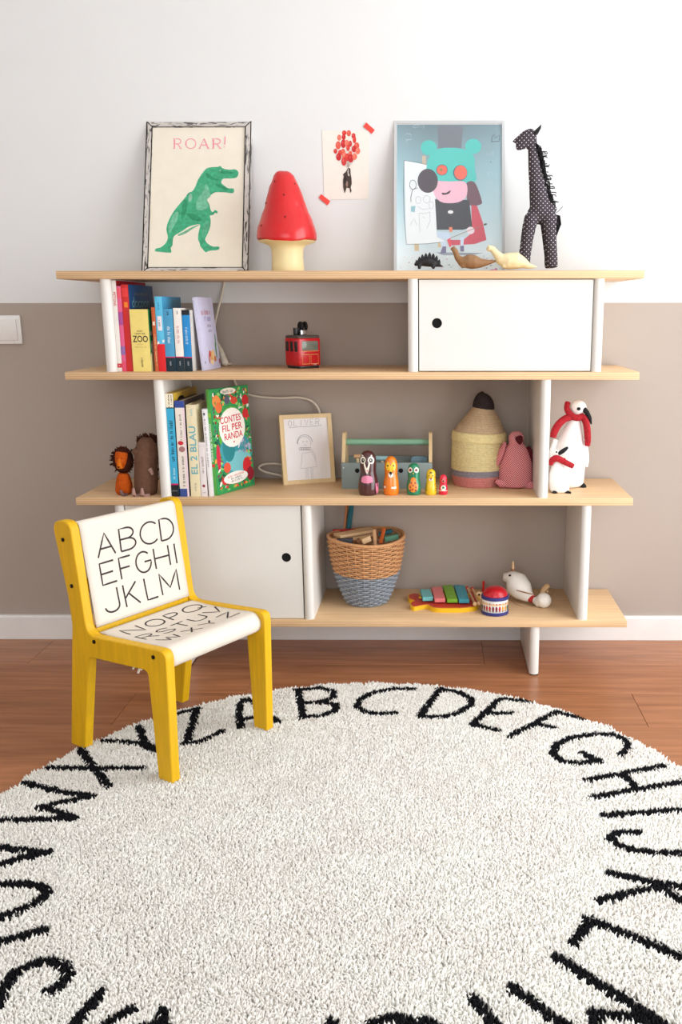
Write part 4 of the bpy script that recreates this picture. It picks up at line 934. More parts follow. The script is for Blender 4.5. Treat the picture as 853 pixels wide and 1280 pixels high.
book('cream book with large pale blue EL 2 BLAU spine lettering', S3(236.6), S3(249), H3(240, 506), .155, (234, 222, 184), (226, 212, 170), z=Z3, group=g2, art=arts(T_spine('EL 2 BLAU', (110, 176, 186), .51, .0165, rot=PI/2, length=.52), T_spine((5,), (130, 190, 196), .92, .006, rot=PI/2), T_spine((6,), (170, 170, 150), .11, .006, rot=PI/2)))
book('short white paperback with a small red emblem low on its spine', S3(249.4), S3(257.5), H3(250, 553), .11, (232, 224, 222), (226, 218, 216), z=Z3, group=g2, art=arts(T_spine((3, 6), (130, 110, 120), .6, .0055, rot=PI/2, length=.32), lambda k, wd, h: k.ell((0, .2), .22, .026, (150, 50, 60)), R_spine(.93, .935, (190, 180, 180)), T_spine((4,), (120, 110, 116), .08, .003, rot=0)))
book('thin tall white book pressed against the green book', S3(259.3), S3(264.2), H3(254, 511.5), .13, (236, 232, 232), (228, 226, 228), z=Z3, tilt=-.03, group=g2, art=arts(T_spine((7, 9, 2, 3), (130, 120, 126), .62, .0036, rot=PI/2, length=.55), R_spine(.93, .96, (80, 80, 90), -.2, .2)))
def contes(k, d, h):
    rnd = random.Random(3)
    k.rect(0, 0, 1, 1, (48, 150, 82))
    def e(u, v, rx, ry, c, rot=0): k.ell((u, v), rx, ry, c, rot)
    e(.5, .5, .42, .27, (30, 110, 84)); e(.5, .57, .36, .25, (92, 172, 60)); e(.55, .36, .44, .2, (60, 150, 160)); e(.62, .28, .34, .1, (120, 190, 196)); e(.38, .42, .16, .13, (40, 130, 136))
    pal = [(206, 40, 44), (226, 96, 60), (150, 26, 40), (236, 236, 220), (70, 170, 76), (24, 80, 60), (236, 160, 70), (110, 60, 90), (140, 204, 110), (30, 100, 70), (48, 150, 82), (20, 90, 60), (70, 160, 90), (34, 120, 90)]
    for i in range(420):
        a = rnd.uniform(0, 2*PI); rr = rnd.uniform(.72, 1.3); u, v = .5+.5*rr*math.cos(a), .5+.5*rr*math.sin(a)
        if 0.03 < u < .97 and .02 < v < .98:
            e(u, v, rnd.uniform(.012, .045), rnd.uniform(.006, .022), rnd.choice(pal), rnd.uniform(-.6, .6))
            if i % 40: k.h -= k.dh
    for u, v, rx, ry, c in ((.15, .88, .1, .06, (232, 140, 70)), (.2, .82, .08, .05, (226, 110, 60)), (.6, .87, .09, .035, (214, 70, 50)), (.9, .86, .09, .05, (196, 36, 44)), (.88, .73, .08, .05, (206, 44, 48)), (.82, .22, .11, .08, (206, 40, 46)), (.9, .13, .1, .07, (140, 24, 44)), (.3, .24, .09, .05, (222, 90, 60)), (.22, .12, .08, .04, (206, 50, 50)), (.1, .36, .05, .12, (200, 40, 66)), (.42, .88, .07, .04, (90, 90, 110))): e(u, v, rx, ry, c)
    for i in range(16): e(rnd.uniform(.62, .92), rnd.uniform(.33, .52), rnd.uniform(.02, .05), rnd.uniform(.008, .02), rnd.choice([(130, 150, 170), (170, 180, 200), (90, 110, 150), (220, 226, 230)]), rnd.uniform(-1, 1))
    e(.5, .615, .34, .19, (246, 240, 230)); e(.46, .965, .2, .03, (240, 232, 214)); e(.5, .13, .32, .06, (242, 238, 230))
    T_cover('CONTES', (206, 30, 56), .47, .70, .0175, rot=.04, length=.54)(k, d, h); T_cover('FIL PER', (206, 30, 56), .5, .62, .0175, rot=.04, length=.52)(k, d, h); T_cover('RANDA', (206, 30, 56), .52, .54, .0175, rot=.04, length=.48)(k, d, h); e(.52, .475, .018, .01, (214, 90, 80))
    T_cover((5, 3), (60, 56, 54), .46, .963, .009, length=.3)(k, d, h); T_cover((6, 12), (214, 90, 80), .5, .155, .006, rot=.06, length=.44)(k, d, h); T_cover((2, 6), (90, 90, 90), .52, .13, .006, rot=.06, length=.3)(k, d, h); T_cover((3, 1, 6), (90, 90, 90), .52, .105, .006, rot=.06, length=.3)(k, d, h)
pA, pB = oz(272.5, 619.5, Z3), oz(319, 606, Z3); ya_ = math.atan2((pB-pA).y, (pB-pA).x)-PI/2
q = opl(259, 485, pA, (1, 0, 0)) if False else oy(263, 487, pA.y)
book('large green book angled to show its colourful cover with red title', pA.x-.0105, pA.x, q.z-Z3, (pB-pA).length, (86, 168, 70), (48, 150, 82), y=pA.y, z=Z3, tilt=-.035, yaw=ya_, group=g2, art=arts(T_spine('CONTES FIL PER RANDA', (240, 244, 236), .5, .0055, length=.36), R_spine(.27, .30, (206, 70, 50)), R_spine(.74, .78, (150, 190, 60))), side_art=contes)

# ================================================================== MIDDLE COMPARTMENTS
# ---- tin cable car
cA = oz(374.5, 461.4, Z2); phi = math.radians(42); a_ = .070
ctr = Vector((cA.x, -.165, Z2))+Vector((math.cos(phi+PI/2)*0, 0, 0))
ex = Vector((math.cos(phi), math.sin(phi), 0)); ey = Vector((-math.sin(phi), math.cos(phi), 0)); ctr = Vector((cA.x, -.17, Z2))+ex*a_/2+ey*a_/2
hc = oy(376, 419, -.165).z-Z2
CC = Thing('cable_car', ctr, 'small red tin toy cable car with black roof hanger on the second board', 'toy', rot=(0, 0, phi))
tin = M('red_tin', (204, 18, 30), .28, .06, 40, spec=.5, coat=.4); dkm = M('dark_tin', (46, 44, 42), .4, .1, spec=.5); chrome = M('chrome', (226, 226, 228), .15, .02, metal=.95)
bd = CC.part('body', MB().box((0, 0, hc*.5), (a_, a_, hc*.86), .006, seg=3), tin, local=True)
CC.part('roof', MB().box((0, 0, hc*.93), (a_*.97, a_*.97, hc*.12), .005, seg=3), M('grey_roof', (84, 78, 72), .45), local=True)
CC.part('underframe', MB().box((0, 0, hc*.05), (a_*.9, a_*.9, hc*.10), .003), dkm, local=True)
glass_m = M('smoky_window', (118, 122, 110), .12, .25, 30, spec=.6)
# long end facing right, two side windows on the left face, trim panels
CC.part('window', MB().box((0, -a_/2, hc*.68), (a_*.74, .0016, hc*.28), .001), glass_m, local=True)
for u in (-.30, 0, .30): CC.part('window', MB().box((-a_/2, u*a_, hc*.66), (.0016, a_*.2, hc*.30), .001), M('dark_window', (52, 46, 40), .2, .2), local=True)
k = Ink(lambda u, v, h: (u*a_, -a_/2-h, v*hc), .0004); gold = (226, 190, 110)
for x0 in (-.36, .03): k.line([(x0, .14), (x0+.33, .14), (x0+.33, .42), (x0, .42)], .014, gold, closed=True)
k.line([(-.38, .52), (.4, .52)], .012, gold); k.text((4,), (.2, .12), .05, (236, 220, 200))
CC.ink('trim', k, parent=bd)
h0 = hc*.98
CC.part('hanger_arm', MB().box((0, 0, h0+.009), (.009, .016, .024), .001).box((-.014, .006, h0+.010), (.014, .012, .020), .001), dkm, local=True)
CC.part('bracket', MB().box((-.003, -.0112, h0+.007), (.019, .0024, .014), .0005), chrome, local=True)
for sx in (-1, 1): CC.part('pulley', MB().lathe([(.011, -.003), (.0128, -.0014), (.011, 0), (.0128, .0014), (.011, .003)], 18, Matrix.Translation((sx*.0065+.002, 0, h0+.024)) @ Matrix.Rotation(PI/2, 4, 'Y')), M('black_plastic', (22, 21, 22), .35, .1, spec=.5), local=True)

# ---- two little felt animals at the left end
zf = Zm(130, 535, 11.37); FY = -.235; fk = mpp(FY, .55)/11.37
def fp(x, y, dy=0): q = oy(*zf(x, y), FY); return Vector((q.x, q.y+dy, max(q.z, Z3)))
felt_o = M('orange_felt', (190, 84, 26), .95, .14, 120, .3, 700, spec=.05); felt_b = M('brown_felt', (112, 82, 66), .95, .12, 120, .3, 700, spec=.05); fur = M('dark_brown_fur', (64, 34, 24), .95, .2, 150, .4, 500, spec=.05)
def cl(mb, z=Z3): mb.v = [Vector((v.x, v.y, max(v.z, z))) for v in mb.v]; return mb
LI = Thing('felt_lion', (fp(285, 940).x, FY, Z3), 'small orange felt lion with shaggy dark mane', 'toy')
LI.part('body', cl(MB().tube([fp(290, 960), fp(285, 900), fp(285, 800), fp(280, 700), fp(278, 640)], [r*fk for r in (90, 122, 118, 96, 70)], 16)), felt_o, fuse=.003)
LI.part('mane', MB().ball(fp(262, 460, .006), (148*fk, 105*fk, 195*fk), 20), fur)
LI.part('face', MB().tube([fp(262, 345, -.004), fp(262, 400, -.007), fp(260, 480, -.009), fp(258, 560, -.006)], [r*fk for r in (88, 92, 80, 50)], 14), felt_o, fuse=.002)
mb = MB()
for i in range(60):
    a = random.uniform(0, 2*PI); q = Vector((math.cos(a), 0, math.sin(a))); c0 = fp(262, 465, random.uniform(-.004, .008)); b0 = c0+Vector((q.x*118*fk, 0, q.z*165*fk)); b1_ = c0+Vector((q.x*random.uniform(150, 190)*fk, random.uniform(-.004, .004), q.z*random.uniform(185, 225)*fk)); mb.tube([b0, (b0+b1_)/2+Vector((0, -.001, .001)), b1_], [.0022, .002, .0008], 5)
LI.part('mane_tufts', mb, fur, kind='stuff')
LI.part('muzzle', MB().tube([fp(262, 400, -.019), fp(258, 470, -.020), fp(254, 545, -.015)], [r*fk for r in (20, 34, 44)], 12), M('amber_felt', (214, 112, 30), .95, .12, 120, .3, 700, spec=.05))
LI.part('nose', MB().ball(fp(252, 535, -.0235), (.0034, .002, .0024), 10), fur)
for x in (225, 295): LI.part('eye', MB().ball(fp(x, 415, -.0218), .0016, 8), yarn)
HG = Thing('felt_hedgehog', (fp(590, 940).x, FY, Z3), 'brown felt hedgehog sitting against the white upright', 'toy')
HG.part('body', cl(MB().tube([fp(600, 960), fp(600, 880), fp(600, 740), fp(600, 560), fp(605, 380), fp(610, 220), fp(610, 130)], [r*fk for r in (140, 160, 168, 160, 165, 140, 70)], 18).tube([fp(590, 330, -.004), fp(520, 335, -.010), fp(465, 325, -.013), fp(425, 312, -.014)], [r*fk for r in (120, 92, 60, 26)], 14)), felt_b, fuse=.003)
HG.part('nose', MB().ball(fp(420, 302, -.0145), .0031, 12), yarn); HG.part('eye', MB().ball(fp(505, 262, -.0255), .0019, 8), yarn)
HG.part('muzzle', MB().ball(fp(462, 350, -.0135), (.0048, .0042, .0052), 12), M('pink_brown_felt', (150, 104, 96), .95, .1))
mb = MB()
for i in range(80):
    x = random.uniform(470, 735); y = 100+((x-620)/150)**2*60+random.uniform(-10, 60); dy = random.uniform(.0, .014)-.002; mb.tube([fp(x, y+55, dy), fp(x-8, y, dy), fp(x-22+random.uniform(-10, 10), y-28, dy)], [.002, .0017, .0006], 5)
for i in range(60):
    y = random.uniform(120, 800); dy = random.uniform(.002, .014); x = 745+random.uniform(-25, 20); mb.tube([fp(x-50, y, dy), fp(x, y-15, dy), fp(x+14, y-10, dy)], [.002, .0017, .0006], 5)
HG.part('spines', mb, fur, kind='stuff')
for x, x2 in ((500, 500), (620, 560)): HG.part('foot', cl(MB().tube([fp(x+60, 930, -.022), fp(x, 945, -.034), fp(x-10, 900, -.038), fp(x-14, 815, -.039)], [.0055, .0062, .0058, .003], 10)), M('pale_felt', (170, 134, 122), .95, .1, 120, .2, 600))
HG.part('arm', MB().tube([fp(690, 560, -.024), fp(720, 600, -.026), fp(735, 640, -.026)], [.006, .005, .0035], 8), M('pale_felt'))
LI.part('foot', cl(MB().tube([fp(350, 930, -.016), fp(330, 950, -.027), fp(310, 900, -.030), fp(288, 850, -.030)], [.005, .0055, .005, .003], 10)), M('grey_felt', (120, 94, 92), .95, .1))

# ---- child's drawing in a wooden frame
zw = Zm(340, 505, 9.48); bl, br = oz(*zw(140, 962), Z3), oz(*zw(758, 920), Z3)
ax = (br-bl); ax.z = 0; yaw = math.atan2(ax.y, ax.x); ux = ax.normalized(); nh = Vector((ux.y, -ux.x, 0)); LE = math.radians(9.5)
nrm = nh*math.cos(LE)+Vector((0, 0, 1))*math.sin(LE); upv = -nh*math.sin(LE)+Vector((0, 0, 1))*math.cos(LE)
DR = Thing('framed_drawing', (bl+br)/2, "child's pencil drawing of a figure titled OLIVER in a pale wooden frame", 'picture', rot=Matrix((ux, -nrm, upv)).transposed().to_euler())
def dl(x, y): q = DR.inv @ opl(*zw(x, y), (bl+br)/2, nrm); return (q.x, q.z)
c4 = [dl(85, 125), dl(695, 105), dl(760, 917), dl(140, 955)]
wF = ((c4[1][0]-c4[0][0])+(c4[2][0]-c4[3][0]))/2; hF = ((c4[0][1]-c4[3][1])+(c4[1][1]-c4[2][1]))/2; fwF = .0115
birch = M('pale_birch', (226, 198, 150), .5, .07, 12, .04, 100, (6, 6, .8))
for pts in ([(-wF/2, 0), (-wF/2+fwF, fwF), (-wF/2+fwF, hF-fwF), (-wF/2, hF)], [(wF/2, 0), (wF/2, hF), (wF/2-fwF, hF-fwF), (wF/2-fwF, fwF)], [(-wF/2, hF), (-wF/2+fwF, hF-fwF), (wF/2-fwF, hF-fwF), (wF/2, hF)], [(-wF/2, 0), (wF/2, 0), (wF/2-fwF, fwF), (-wF/2+fwF, fwF)]):
    DR.part('frame_bar', MB().prism(pts, lambda a, b_, h: (a, h, b_), 0, .016), birch, local=True)
DR.part('backing_board', MB().box((0, .010, hF/2), (wF-.004, .004, hF-.004)), M('brown_board'), local=True)
DR.part('paper', MB().box((0, .006, hF/2), (wF-.016, .0012, hF-.016)), M('drawing_paper', (250, 246, 246), .85, .01), local=True)
k = Ink(lambda a, b_, h: (a, .0053-h, b_), .0002, .00004); pc = (150, 146, 150); pc2 = (176, 170, 174)
def dline(pts, wd=.0009, c=pc): k.line([dl(*q) for q in pts], wd, c)
def dtext(t, x0, y0, cw, ch_):
    for i, c in enumerate(t):
        g = FONT[c]; mx = max(q[0] for st in g for q in st) or 1
        for st in g: dline([(x0+i*cw+q[0]/mx*cw*.6+(cw*.3 if c == 'I' else 0), y0-q[1]*ch_-i*5) for q in st], .0010, pc)
dtext('OLIVER', 200, 265, 65, 68); dline([(205, 283), (330, 270), (480, 265), (590, 250)])
dline(arc(390, 470, 78, -85, -15, 190, 20)); dline(arc(395, 460, 90, -95, 5, 185, 18), .0014)
for q in range(6): dline(arc(345+q*22, 530, 16, 16, 0, 330, 8), .0012)
dline([(365, 580), (355, 690), (345, 762), (420, 760), (540, 742), (530, 690), (500, 610), (470, 560)], .0008, pc2); dline([(365, 580), (430, 575), (470, 560)], .0008, pc2); dline([(480, 540), (515, 600), (525, 660)], .0008, pc2)
for x in (410, 430, 470, 488): dline([(x, 762), (x+2, 885)], .0008, pc2)
for x in (375, 420): k.ell(dl(x, 445), .0012, .0014, pc)
dline([(385, 485), (410, 487)], .0008); DR.ink('pencil_drawing', k)
DR.part('glass', MB().box((0, .0030, hF/2), (wF-.0225, .0008, hF-.0225)), gl, local=True)
DR.part('strut', MB().box((0, .016+.022, hF*.36), (.03, .003, hF*.72), .0005, Euler((-.42, 0, 0))), M('brown_board'), local=True)

# ---- wooden toolbox
zk = Zm(420, 535, 5.687); TY = -.165
def kp(x, y, dy=0): q = oy(*zk(x, y), TY); return Vector((q.x, q.y+dy, q.z))
a, b_ = kp(43, 432), kp(685, 432); ztop = kp(300, 248).z; zh = kp(300, 112).z; TD = .125
grey = M('grey_green_paint', (136, 148, 146), .6, .04, 30); mint = M('mint_paint', (132, 176, 146), .5, .03, 30)
TB = Thing('toy_toolbox', ((a.x+b_.x)/2, TY+TD/2, Z3), 'grey wooden toy toolbox with round mint green handle', 'toolbox')
front = TB.part('front_panel', MB().box2((a.x, TY, Z3), (b_.x, TY+.009, ztop), .001), grey)
TB.part('back_panel', MB().box2((a.x, TY+TD-.009, Z3), (b_.x, TY+TD, ztop), .001), grey); TB.part('bottom', MB().box2((a.x+.001, TY+.009, Z3), (b_.x-.001, TY+TD-.009, Z3+.008)), grey)
zpk = kp(70, 50).z
for xe, sgn in ((a.x, 1), (b_.x-.009, 1)):
    pr = [(TY+.0095, Z3+.0082), (TY+TD-.0095, Z3+.0082), (TY+TD-.0095, ztop), (TY+TD*.5+.016, zpk-.004), (TY+TD*.5+.010, zpk), (TY+TD*.5-.010, zpk), (TY+TD*.5-.016, zpk-.004), (TY+.0095, ztop)]
    TB.part('end_panel', MB().prism(pr, lambda p_, q_, h: (h, p_, q_), xe, xe+.009), birch)
TB.part('handle', MB().tube([(a.x+.009, TY+TD/2, zh-.004), (b_.x-.009, TY+TD/2, zh-.004)], .0088, 20), mint)
for x in (152, 463): q = kp(x, 303); TB.part('peg_hole', MB().lathe([(.0062, 0), (.0062, .0015), (.005, .002)], 18, Matrix.Translation((q.x, TY+.0005, q.z)) @ Matrix.Rotation(PI/2, 4, 'X')), black_hole, parent=front)
for x, y in ((55, 285),): q = kp(x, y); TB.part('screw', MB().lathe([(.002, 0), (.002, .001), (.001, .0012)], 10, Matrix.Translation((q.x, TY, q.z)) @ Matrix.Rotation(PI/2, 4, 'X')), steel, parent=front)
# tools peeping over the rim
def tool(name, label, pts, r, m, cat='toy tool', n=12): 
    T = Thing(name, (pts[0].x, pts[0].y, Z3+.0085), label, cat, 'toy tools in the toolbox'); return T, T.part('shaft', MB().tube(pts, r, n), m)
q = kp(590, 232); T = Thing('toy_saw', (q.x, TY+.045, Z3+.0085), 'blue-grey rounded toy tool at the right of the toolbox', 'toy tool', 'toy tools in the toolbox')
blu = M('blue_grey_paint', (110, 140, 150), .5, .04)
T.part('blade', MB().prism(fillet([(q.x-.022, Z3+.0088, .002), (q.x+.022, Z3+.0088, .002), (q.x+.022, q.z+.005, .008), (q.x-.022, q.z+.005, .012)]), lambda a_, b2, h: (a_, h, b2), TY+.040, TY+.049), blu)
q = kp(325, 228); T = Thing('toy_hammer', (q.x, TY+.03, Z3+.0085), 'pale blue toy hammer head between the two biggest nesting dolls', 'toy tool', 'toy tools in the toolbox')
T.part('handle', MB().tube([(q.x, TY+.03, Z3+.0086), (q.x, TY+.03, q.z-.006)], .004, 10), birch); T.part('head', MB().tube([(q.x-.016, TY+.03, q.z), (q.x+.016, TY+.03, q.z)], .007, 14), M('pale_blue_paint', (150, 186, 190), .5))
q = kp(148, 215); T = Thing('toy_screw', (q.x, TY+.03, Z3+.0085), 'natural wooden toy screw at the left of the toolbox', 'toy tool', 'toy tools in the toolbox')
T.part('shaft', MB().tube([(q.x, TY+.03, Z3+.0086), (q.x, TY+.03, q.z)], .004, 10), birch); T.part('head', MB().tube([(q.x-.009, TY+.03, q.z), (q.x+.009, TY+.03, q.z)], .0055, 12), M('tan_wood', (206, 160, 116), .5, .08))

# ---- five nesting dolls
NY = -.235
def doll(name, label, xc, ytop, ybot, rpx, col, paint):
    zt2 = oy(xc, ytop, NY).z; H = zt2-Z3; c0 = oy(xc, 600, NY); Rr = rpx*mpp(NY, .55)
    T = Thing(name, (c0.x, NY, Z3), label, 'nesting doll', 'animal nesting dolls in a row')
    pr = [(.001, 0), (.86, 0), (.93, .012), (1, .12), (1, .24), (.95, .36), (.85, .45), (.80, .52), (.82, .62), (.84, .72), (.80, .82), (.68, .91), (.46, .97), (.2, .995), (.001, 1)]
    rs = [p_[0]*Rr for p_ in pr]; zs = [p_[1]*H for p_ in pr]
    # the lathe is rounded by a spline through the control radii
    zz = np.linspace(0, 1, 40); fine = [(max(.0006, float(np.interp(t, [p_[1] for p_ in pr[1:]], [p_[0] for p_ in pr[1:]])))*Rr, t*H) for t in zz]
    fine = [(.0006, 0)]+fine; fine[-1] = (.0004, H)
    bd = T.part('body', MB().lathe(fine, 32), M('lacquer_%d_%d_%d' % col, col, .22, .03, 20, spec=.5, coat=.5), local=True, angle=60)
    def fn(u, v, h):
        r = float(np.interp(v, [p_[1] for p_ in pr[1:]], [p_[0] for p_ in pr[1:]]))*Rr+h; t = u*1.05-.0; return (r*math.sin(t), -r*math.cos(t), v*H)
    k = Ink(fn, .0006, .00012); paint(k); T.ink('painted_face', k, ink_gloss, parent=bd); return T
W_, B_ = (246, 238, 220), (26, 20, 20)
def mole(k):
    for s in (-1, 1):
        k.ell((.52*s-.05, .80), .40, .082, W_); k.ell((.46*s-.05, .795), .23, .05, B_, n=12); k.ell((.42*s-.05, .805), .07, .015, W_, n=8); k.line([(.75*s-.1, .905), (.5*s-.05, .89)], .025, W_)
    k.line([(.3-.05, .75), (.12-.05, .60), (-.05, .55)], .13, W_, sub=3); k.line([(-.35, .75), (-.17, .60), (-.05, .55)], .13, W_, sub=3); k.ell((-.05, .565), .13, .03, (220, 130, 140)); k.ell((-.05, .39), .58, .07, (226, 130, 160)); k.ell((-.05, .34), .58, .05, (226, 130, 160)); k.line([(.85, .28), (.85, .18), (.98, .10), (1.15, .15), (1.15, .28)], .16, (226, 130, 160), sub=3)
def lion(k):
    for s in (-1, 1): k.ell((.42*s, .76), .36, .11, (250, 196, 40)); k.ell((.42*s, .775), .11, .024, B_)
    k.ell((0, .54), .36, .07, W_); k.ell((0, .66), .2, .12, (250, 200, 60)); k.ell((0, .585), .2, .042, B_); k.line([(0, .55), (0, .50)], .05, B_); k.line([(-.95, .22), (-.6, .22)], .05, W_, sub=3); k.line([(.05, .21), (.65, .21)], .05, W_, sub=4)
def owl(k):
    for s in (-1, 1): k.ell((.55*s-.05, .80), .42, .085, W_); k.ell((.48*s-.05, .80), .22, .045, (150, 30, 40)); k.ell((.48*s-.05, .80), .12, .024, B_)
    k.poly([(-.15, .72), (.05, .72), (-.05, .66)], (240, 180, 50)); k.ell((-.05, .47), .42, .11, (236, 140, 50)); k.ell((-.05, .28), .62, .17, (236, 140, 50))
    for u, v in ((-.3, .40), (.2, .40), (-.05, .33), (-.4, .27), (.3, .27), (-.1, .2), (.25, .17), (-.4, .17)): k.ell((u, v), .09, .028, (150, 30, 44))
def tiger(k):
    for s in (-1, 1):
        k.ell((.4*s, .76), .09, .028, B_)
        for v in (.70, .78, .66): k.line([(.75*s, v), (1.0*s, v+.02)], .02, B_)
        for v in (.42, .34, .26, .18): k.line([(.7*s, v), (1.3*s, v+.03)], .022, B_, sub=3)
    k.ell((0, .62), .34, .06, W_); k.ell((0, .655), .16, .032, (170, 40, 40)); k.line([(-.15, .6), (.15, .6)], .02, B_)
    for v in (.86, .90): k.line([(-.25, v), (.25, v)], .02, B_, sub=3)
def mini(k):
    k.ell((0, .72), .5, .10, (236, 120, 110)); k.ell((0, .70), .2, .045, B_)
    for s in (-1, 1): k.ell((.35*s, .78), .10, .025, B_)
    k.ell((0, .36), .55, .13, W_); k.ell((0, .38), .26, .06, (60, 120, 60)); k.line([(-.9, .22), (.9, .22)], .03, W_, sub=6)
doll('nesting_doll', 'biggest nesting doll, dark brown with round white eyes', 460.5, 562.6, 618.5, 12.6, (74, 34, 36), mole)
doll('nesting_doll', 'orange lion nesting doll, second biggest', 489.2, 570, 618.5, 9.9, (240, 128, 24), lion)
doll('nesting_doll', 'green owl nesting doll with patterned belly', 517.5, 578.6, 618.5, 9.1, (18, 128, 88), owl)
doll('nesting_doll', 'yellow striped tiger nesting doll', 539, 586, 618.5, 7.2, (246, 198, 30), tiger)
doll('nesting_doll', 'smallest nesting doll, bright red', 554.5, 593, 618.5, 5.6, (226, 24, 60), mini)
# each doll's lacquer is its own colour

# ---- coiled-rope basket shaped like a pencil
zq = Zm(555, 480, 7.108); QY = -.085; qk = mpp(QY, .6)/7.108; qc = oy(*zq(300, 900), QY)
def qz(y): return oy(*zq(300, y), QY).z
PB = Thing('pencil_basket', (qc.x, QY, Z3), 'tall coiled-rope basket shaped like a pencil with black tip and yellow body', 'basket')
def coil(name, y0, y1, r0, r1, col, rows, zbot=None, bulge=0, top=False, dx=0.):
    z0 = zbot if zbot is not None else qz(y1); z1 = qz(y0); pr = []
    for i in range(rows*4+1):
        t = i/(rows*4); r = r1+(r0-r1)*t+bulge*math.sin(PI*t); pr.append(((r+5.0*abs(math.sin(PI*t*rows)))*qk, z0+(z1-z0)*t))
    if top: pr.append((.0005, z1+.002))
    mb = MB().lathe([(.001, z0)]+pr, 48) if name != 'lid_rim' else MB().lathe(pr, 48)
    mb.v = [Vector((v.x+qc.x+dx, v.y+QY, v.z)) for v in mb.v]
    return PB.part(name, mb, M('rope_'+name, col, .9, .1, 140, .3, 700, spec=.08), angle=70)
coil('pink_band', 795, 905, 231, 212, (206, 132, 124), 6, Z3); coil('grey_band', 742, 797, 233, 231, (140, 134, 142), 3); coil('yellow_body', 490, 745, 226, 233, (220, 204, 152), 14, bulge=2)
# lid: yellow rim, tan cone, dark tip
def curve_coil(name, pts, col, rows):
    ys = [p_[0] for p_ in pts]; rs = [p_[1] for p_ in pts]; xs = [p_[2] for p_ in pts]; n = rows*4; rings = []; V = []; F = []; m = 48
    for i in range(n+1):
        y = ys[-1]+(ys[0]-ys[-1])*i/n; r = np.interp(y, ys, rs)+4.0*abs(math.sin(PI*i/n*rows)); xo = np.interp(y, ys, xs)
        for q in range(m):
            a = 2*PI*q/m; V.append(Vector((qc.x+xo*qk+r*qk*math.cos(a), QY+r*qk*math.sin(a)*.97, qz(y)-math.cos(a)*.003)))
    for i in range(n):
        for q in range(m): F.append((i*m+q, i*m+(q+1) % m, (i+1)*m+(q+1) % m, (i+1)*m+q))
    F.append(list(range(m))[::-1]); F.append([n*m+q for q in range(m)])
    return PB.part(name, MB().add(V, F), M('rope_'+name, col, .9, .1, 140, .3, 700, spec=.08), angle=70)
curve_coil('lid_rim', [(418, 230, 8), (440, 240, 10), (480, 243, 10), (498, 240, 10)], (228, 211, 154), 4)
curve_coil('lid_cone', [(195, 78, 44), (240, 108, 40), (300, 152, 32), (360, 192, 20), (428, 226, 8)], (196, 170, 136), 12)
curve_coil('tip', [(74, 8, 46), (82, 32, 46), (100, 56, 46), (130, 76, 46), (170, 90, 46), (205, 94, 45), (215, 90, 45)], (58, 50, 50), 8)

# ---- red gingham plush
PY = -.13; zmq = Zm(555, 480, 7.108); pk = mpp(PY, .55)/7.108
def mp_(x, y, dy=0): q = oy(*zmq(x, y), PY); return Vector((q.x, q.y+dy, max(q.z, Z3)))
ging = M('red_gingham_cloth', (192, 26, 48), .9, .06, 80, .1, 900, spec=.1)
N, L, b = nodes(ging); ck1 = N.new('ShaderNodeTexChecker'); ck1.inputs['Scale'].default_value = 330; tcq = N.new('ShaderNodeTexCoord'); mq = N.new('ShaderNodeMapping'); mq.inputs['Scale'].default_value = (1, .02, 1); mq.inputs['Rotation'].default_value = (0, .08, 0); L.new(tcq.outputs['Object'], mq.inputs[0]); L.new(mq.outputs[0], ck1.inputs['Vector'])
mix(ging, math_node(ging, 'MULTIPLY', ck1.outputs['Fac'], .62), (246, 226, 226))
PS = Thing('gingham_plush', (mp_(640, 930).x, PY, Z3), 'red and white gingham stuffed bird slumped beside the pencil basket', 'toy')
mb = MB().tube([mp_(640, 935), mp_(640, 900), mp_(638, 800), mp_(640, 700), mp_(642, 610), mp_(642, 550), mp_(642, 520)], [r*pk for r in (120, 150, 155, 145, 115, 85, 55)], 20, flat=.8, side=(0, 1, 0))
mb.ball(mp_(643, 480, -.003), (72*pk, 62*pk, 66*pk), 16); PS.part('body', cl(mb), ging, fuse=.004)
PS.part('wing', MB().tube([mp_(545, 520), mp_(515, 590, -.006), mp_(485, 670, -.008), mp_(462, 735, -.006)], [r*pk for r in (22, 38, 34, 10)], 12, flat=.6), ging)
PS.part('wing', MB().tube([mp_(742, 570, .010), mp_(785, 640, .012), mp_(806, 740, .012), mp_(806, 850, .010)], [r*pk for r in (24, 38, 34, 12)], 12), M('dark_red_cloth', (96, 22, 34), .9, .1))
for pts in (((560, 880), (505, 870), (455, 845)), ((730, 890), (775, 890), (812, 905))): PS.part('foot', cl(MB().tube([mp_(*pts[0], -.012), mp_(*pts[1], -.022), mp_(*pts[2], -.026)], [r*pk for r in (46, 40, 14)], 12)), ging)
PS.part('beak', MB().tube([mp_(660, 470, -.02), mp_(668, 495, -.028), mp_(672, 522, -.026)], [r*pk for r in (34, 28, 10)], 12), M('maroon_felt', (84, 20, 32), .9, .1))
for x, y in ((628, 457), (690, 460)): PS.part('eye', MB().ball(mp_(x, y, -.022), .0017, 8), yarn)

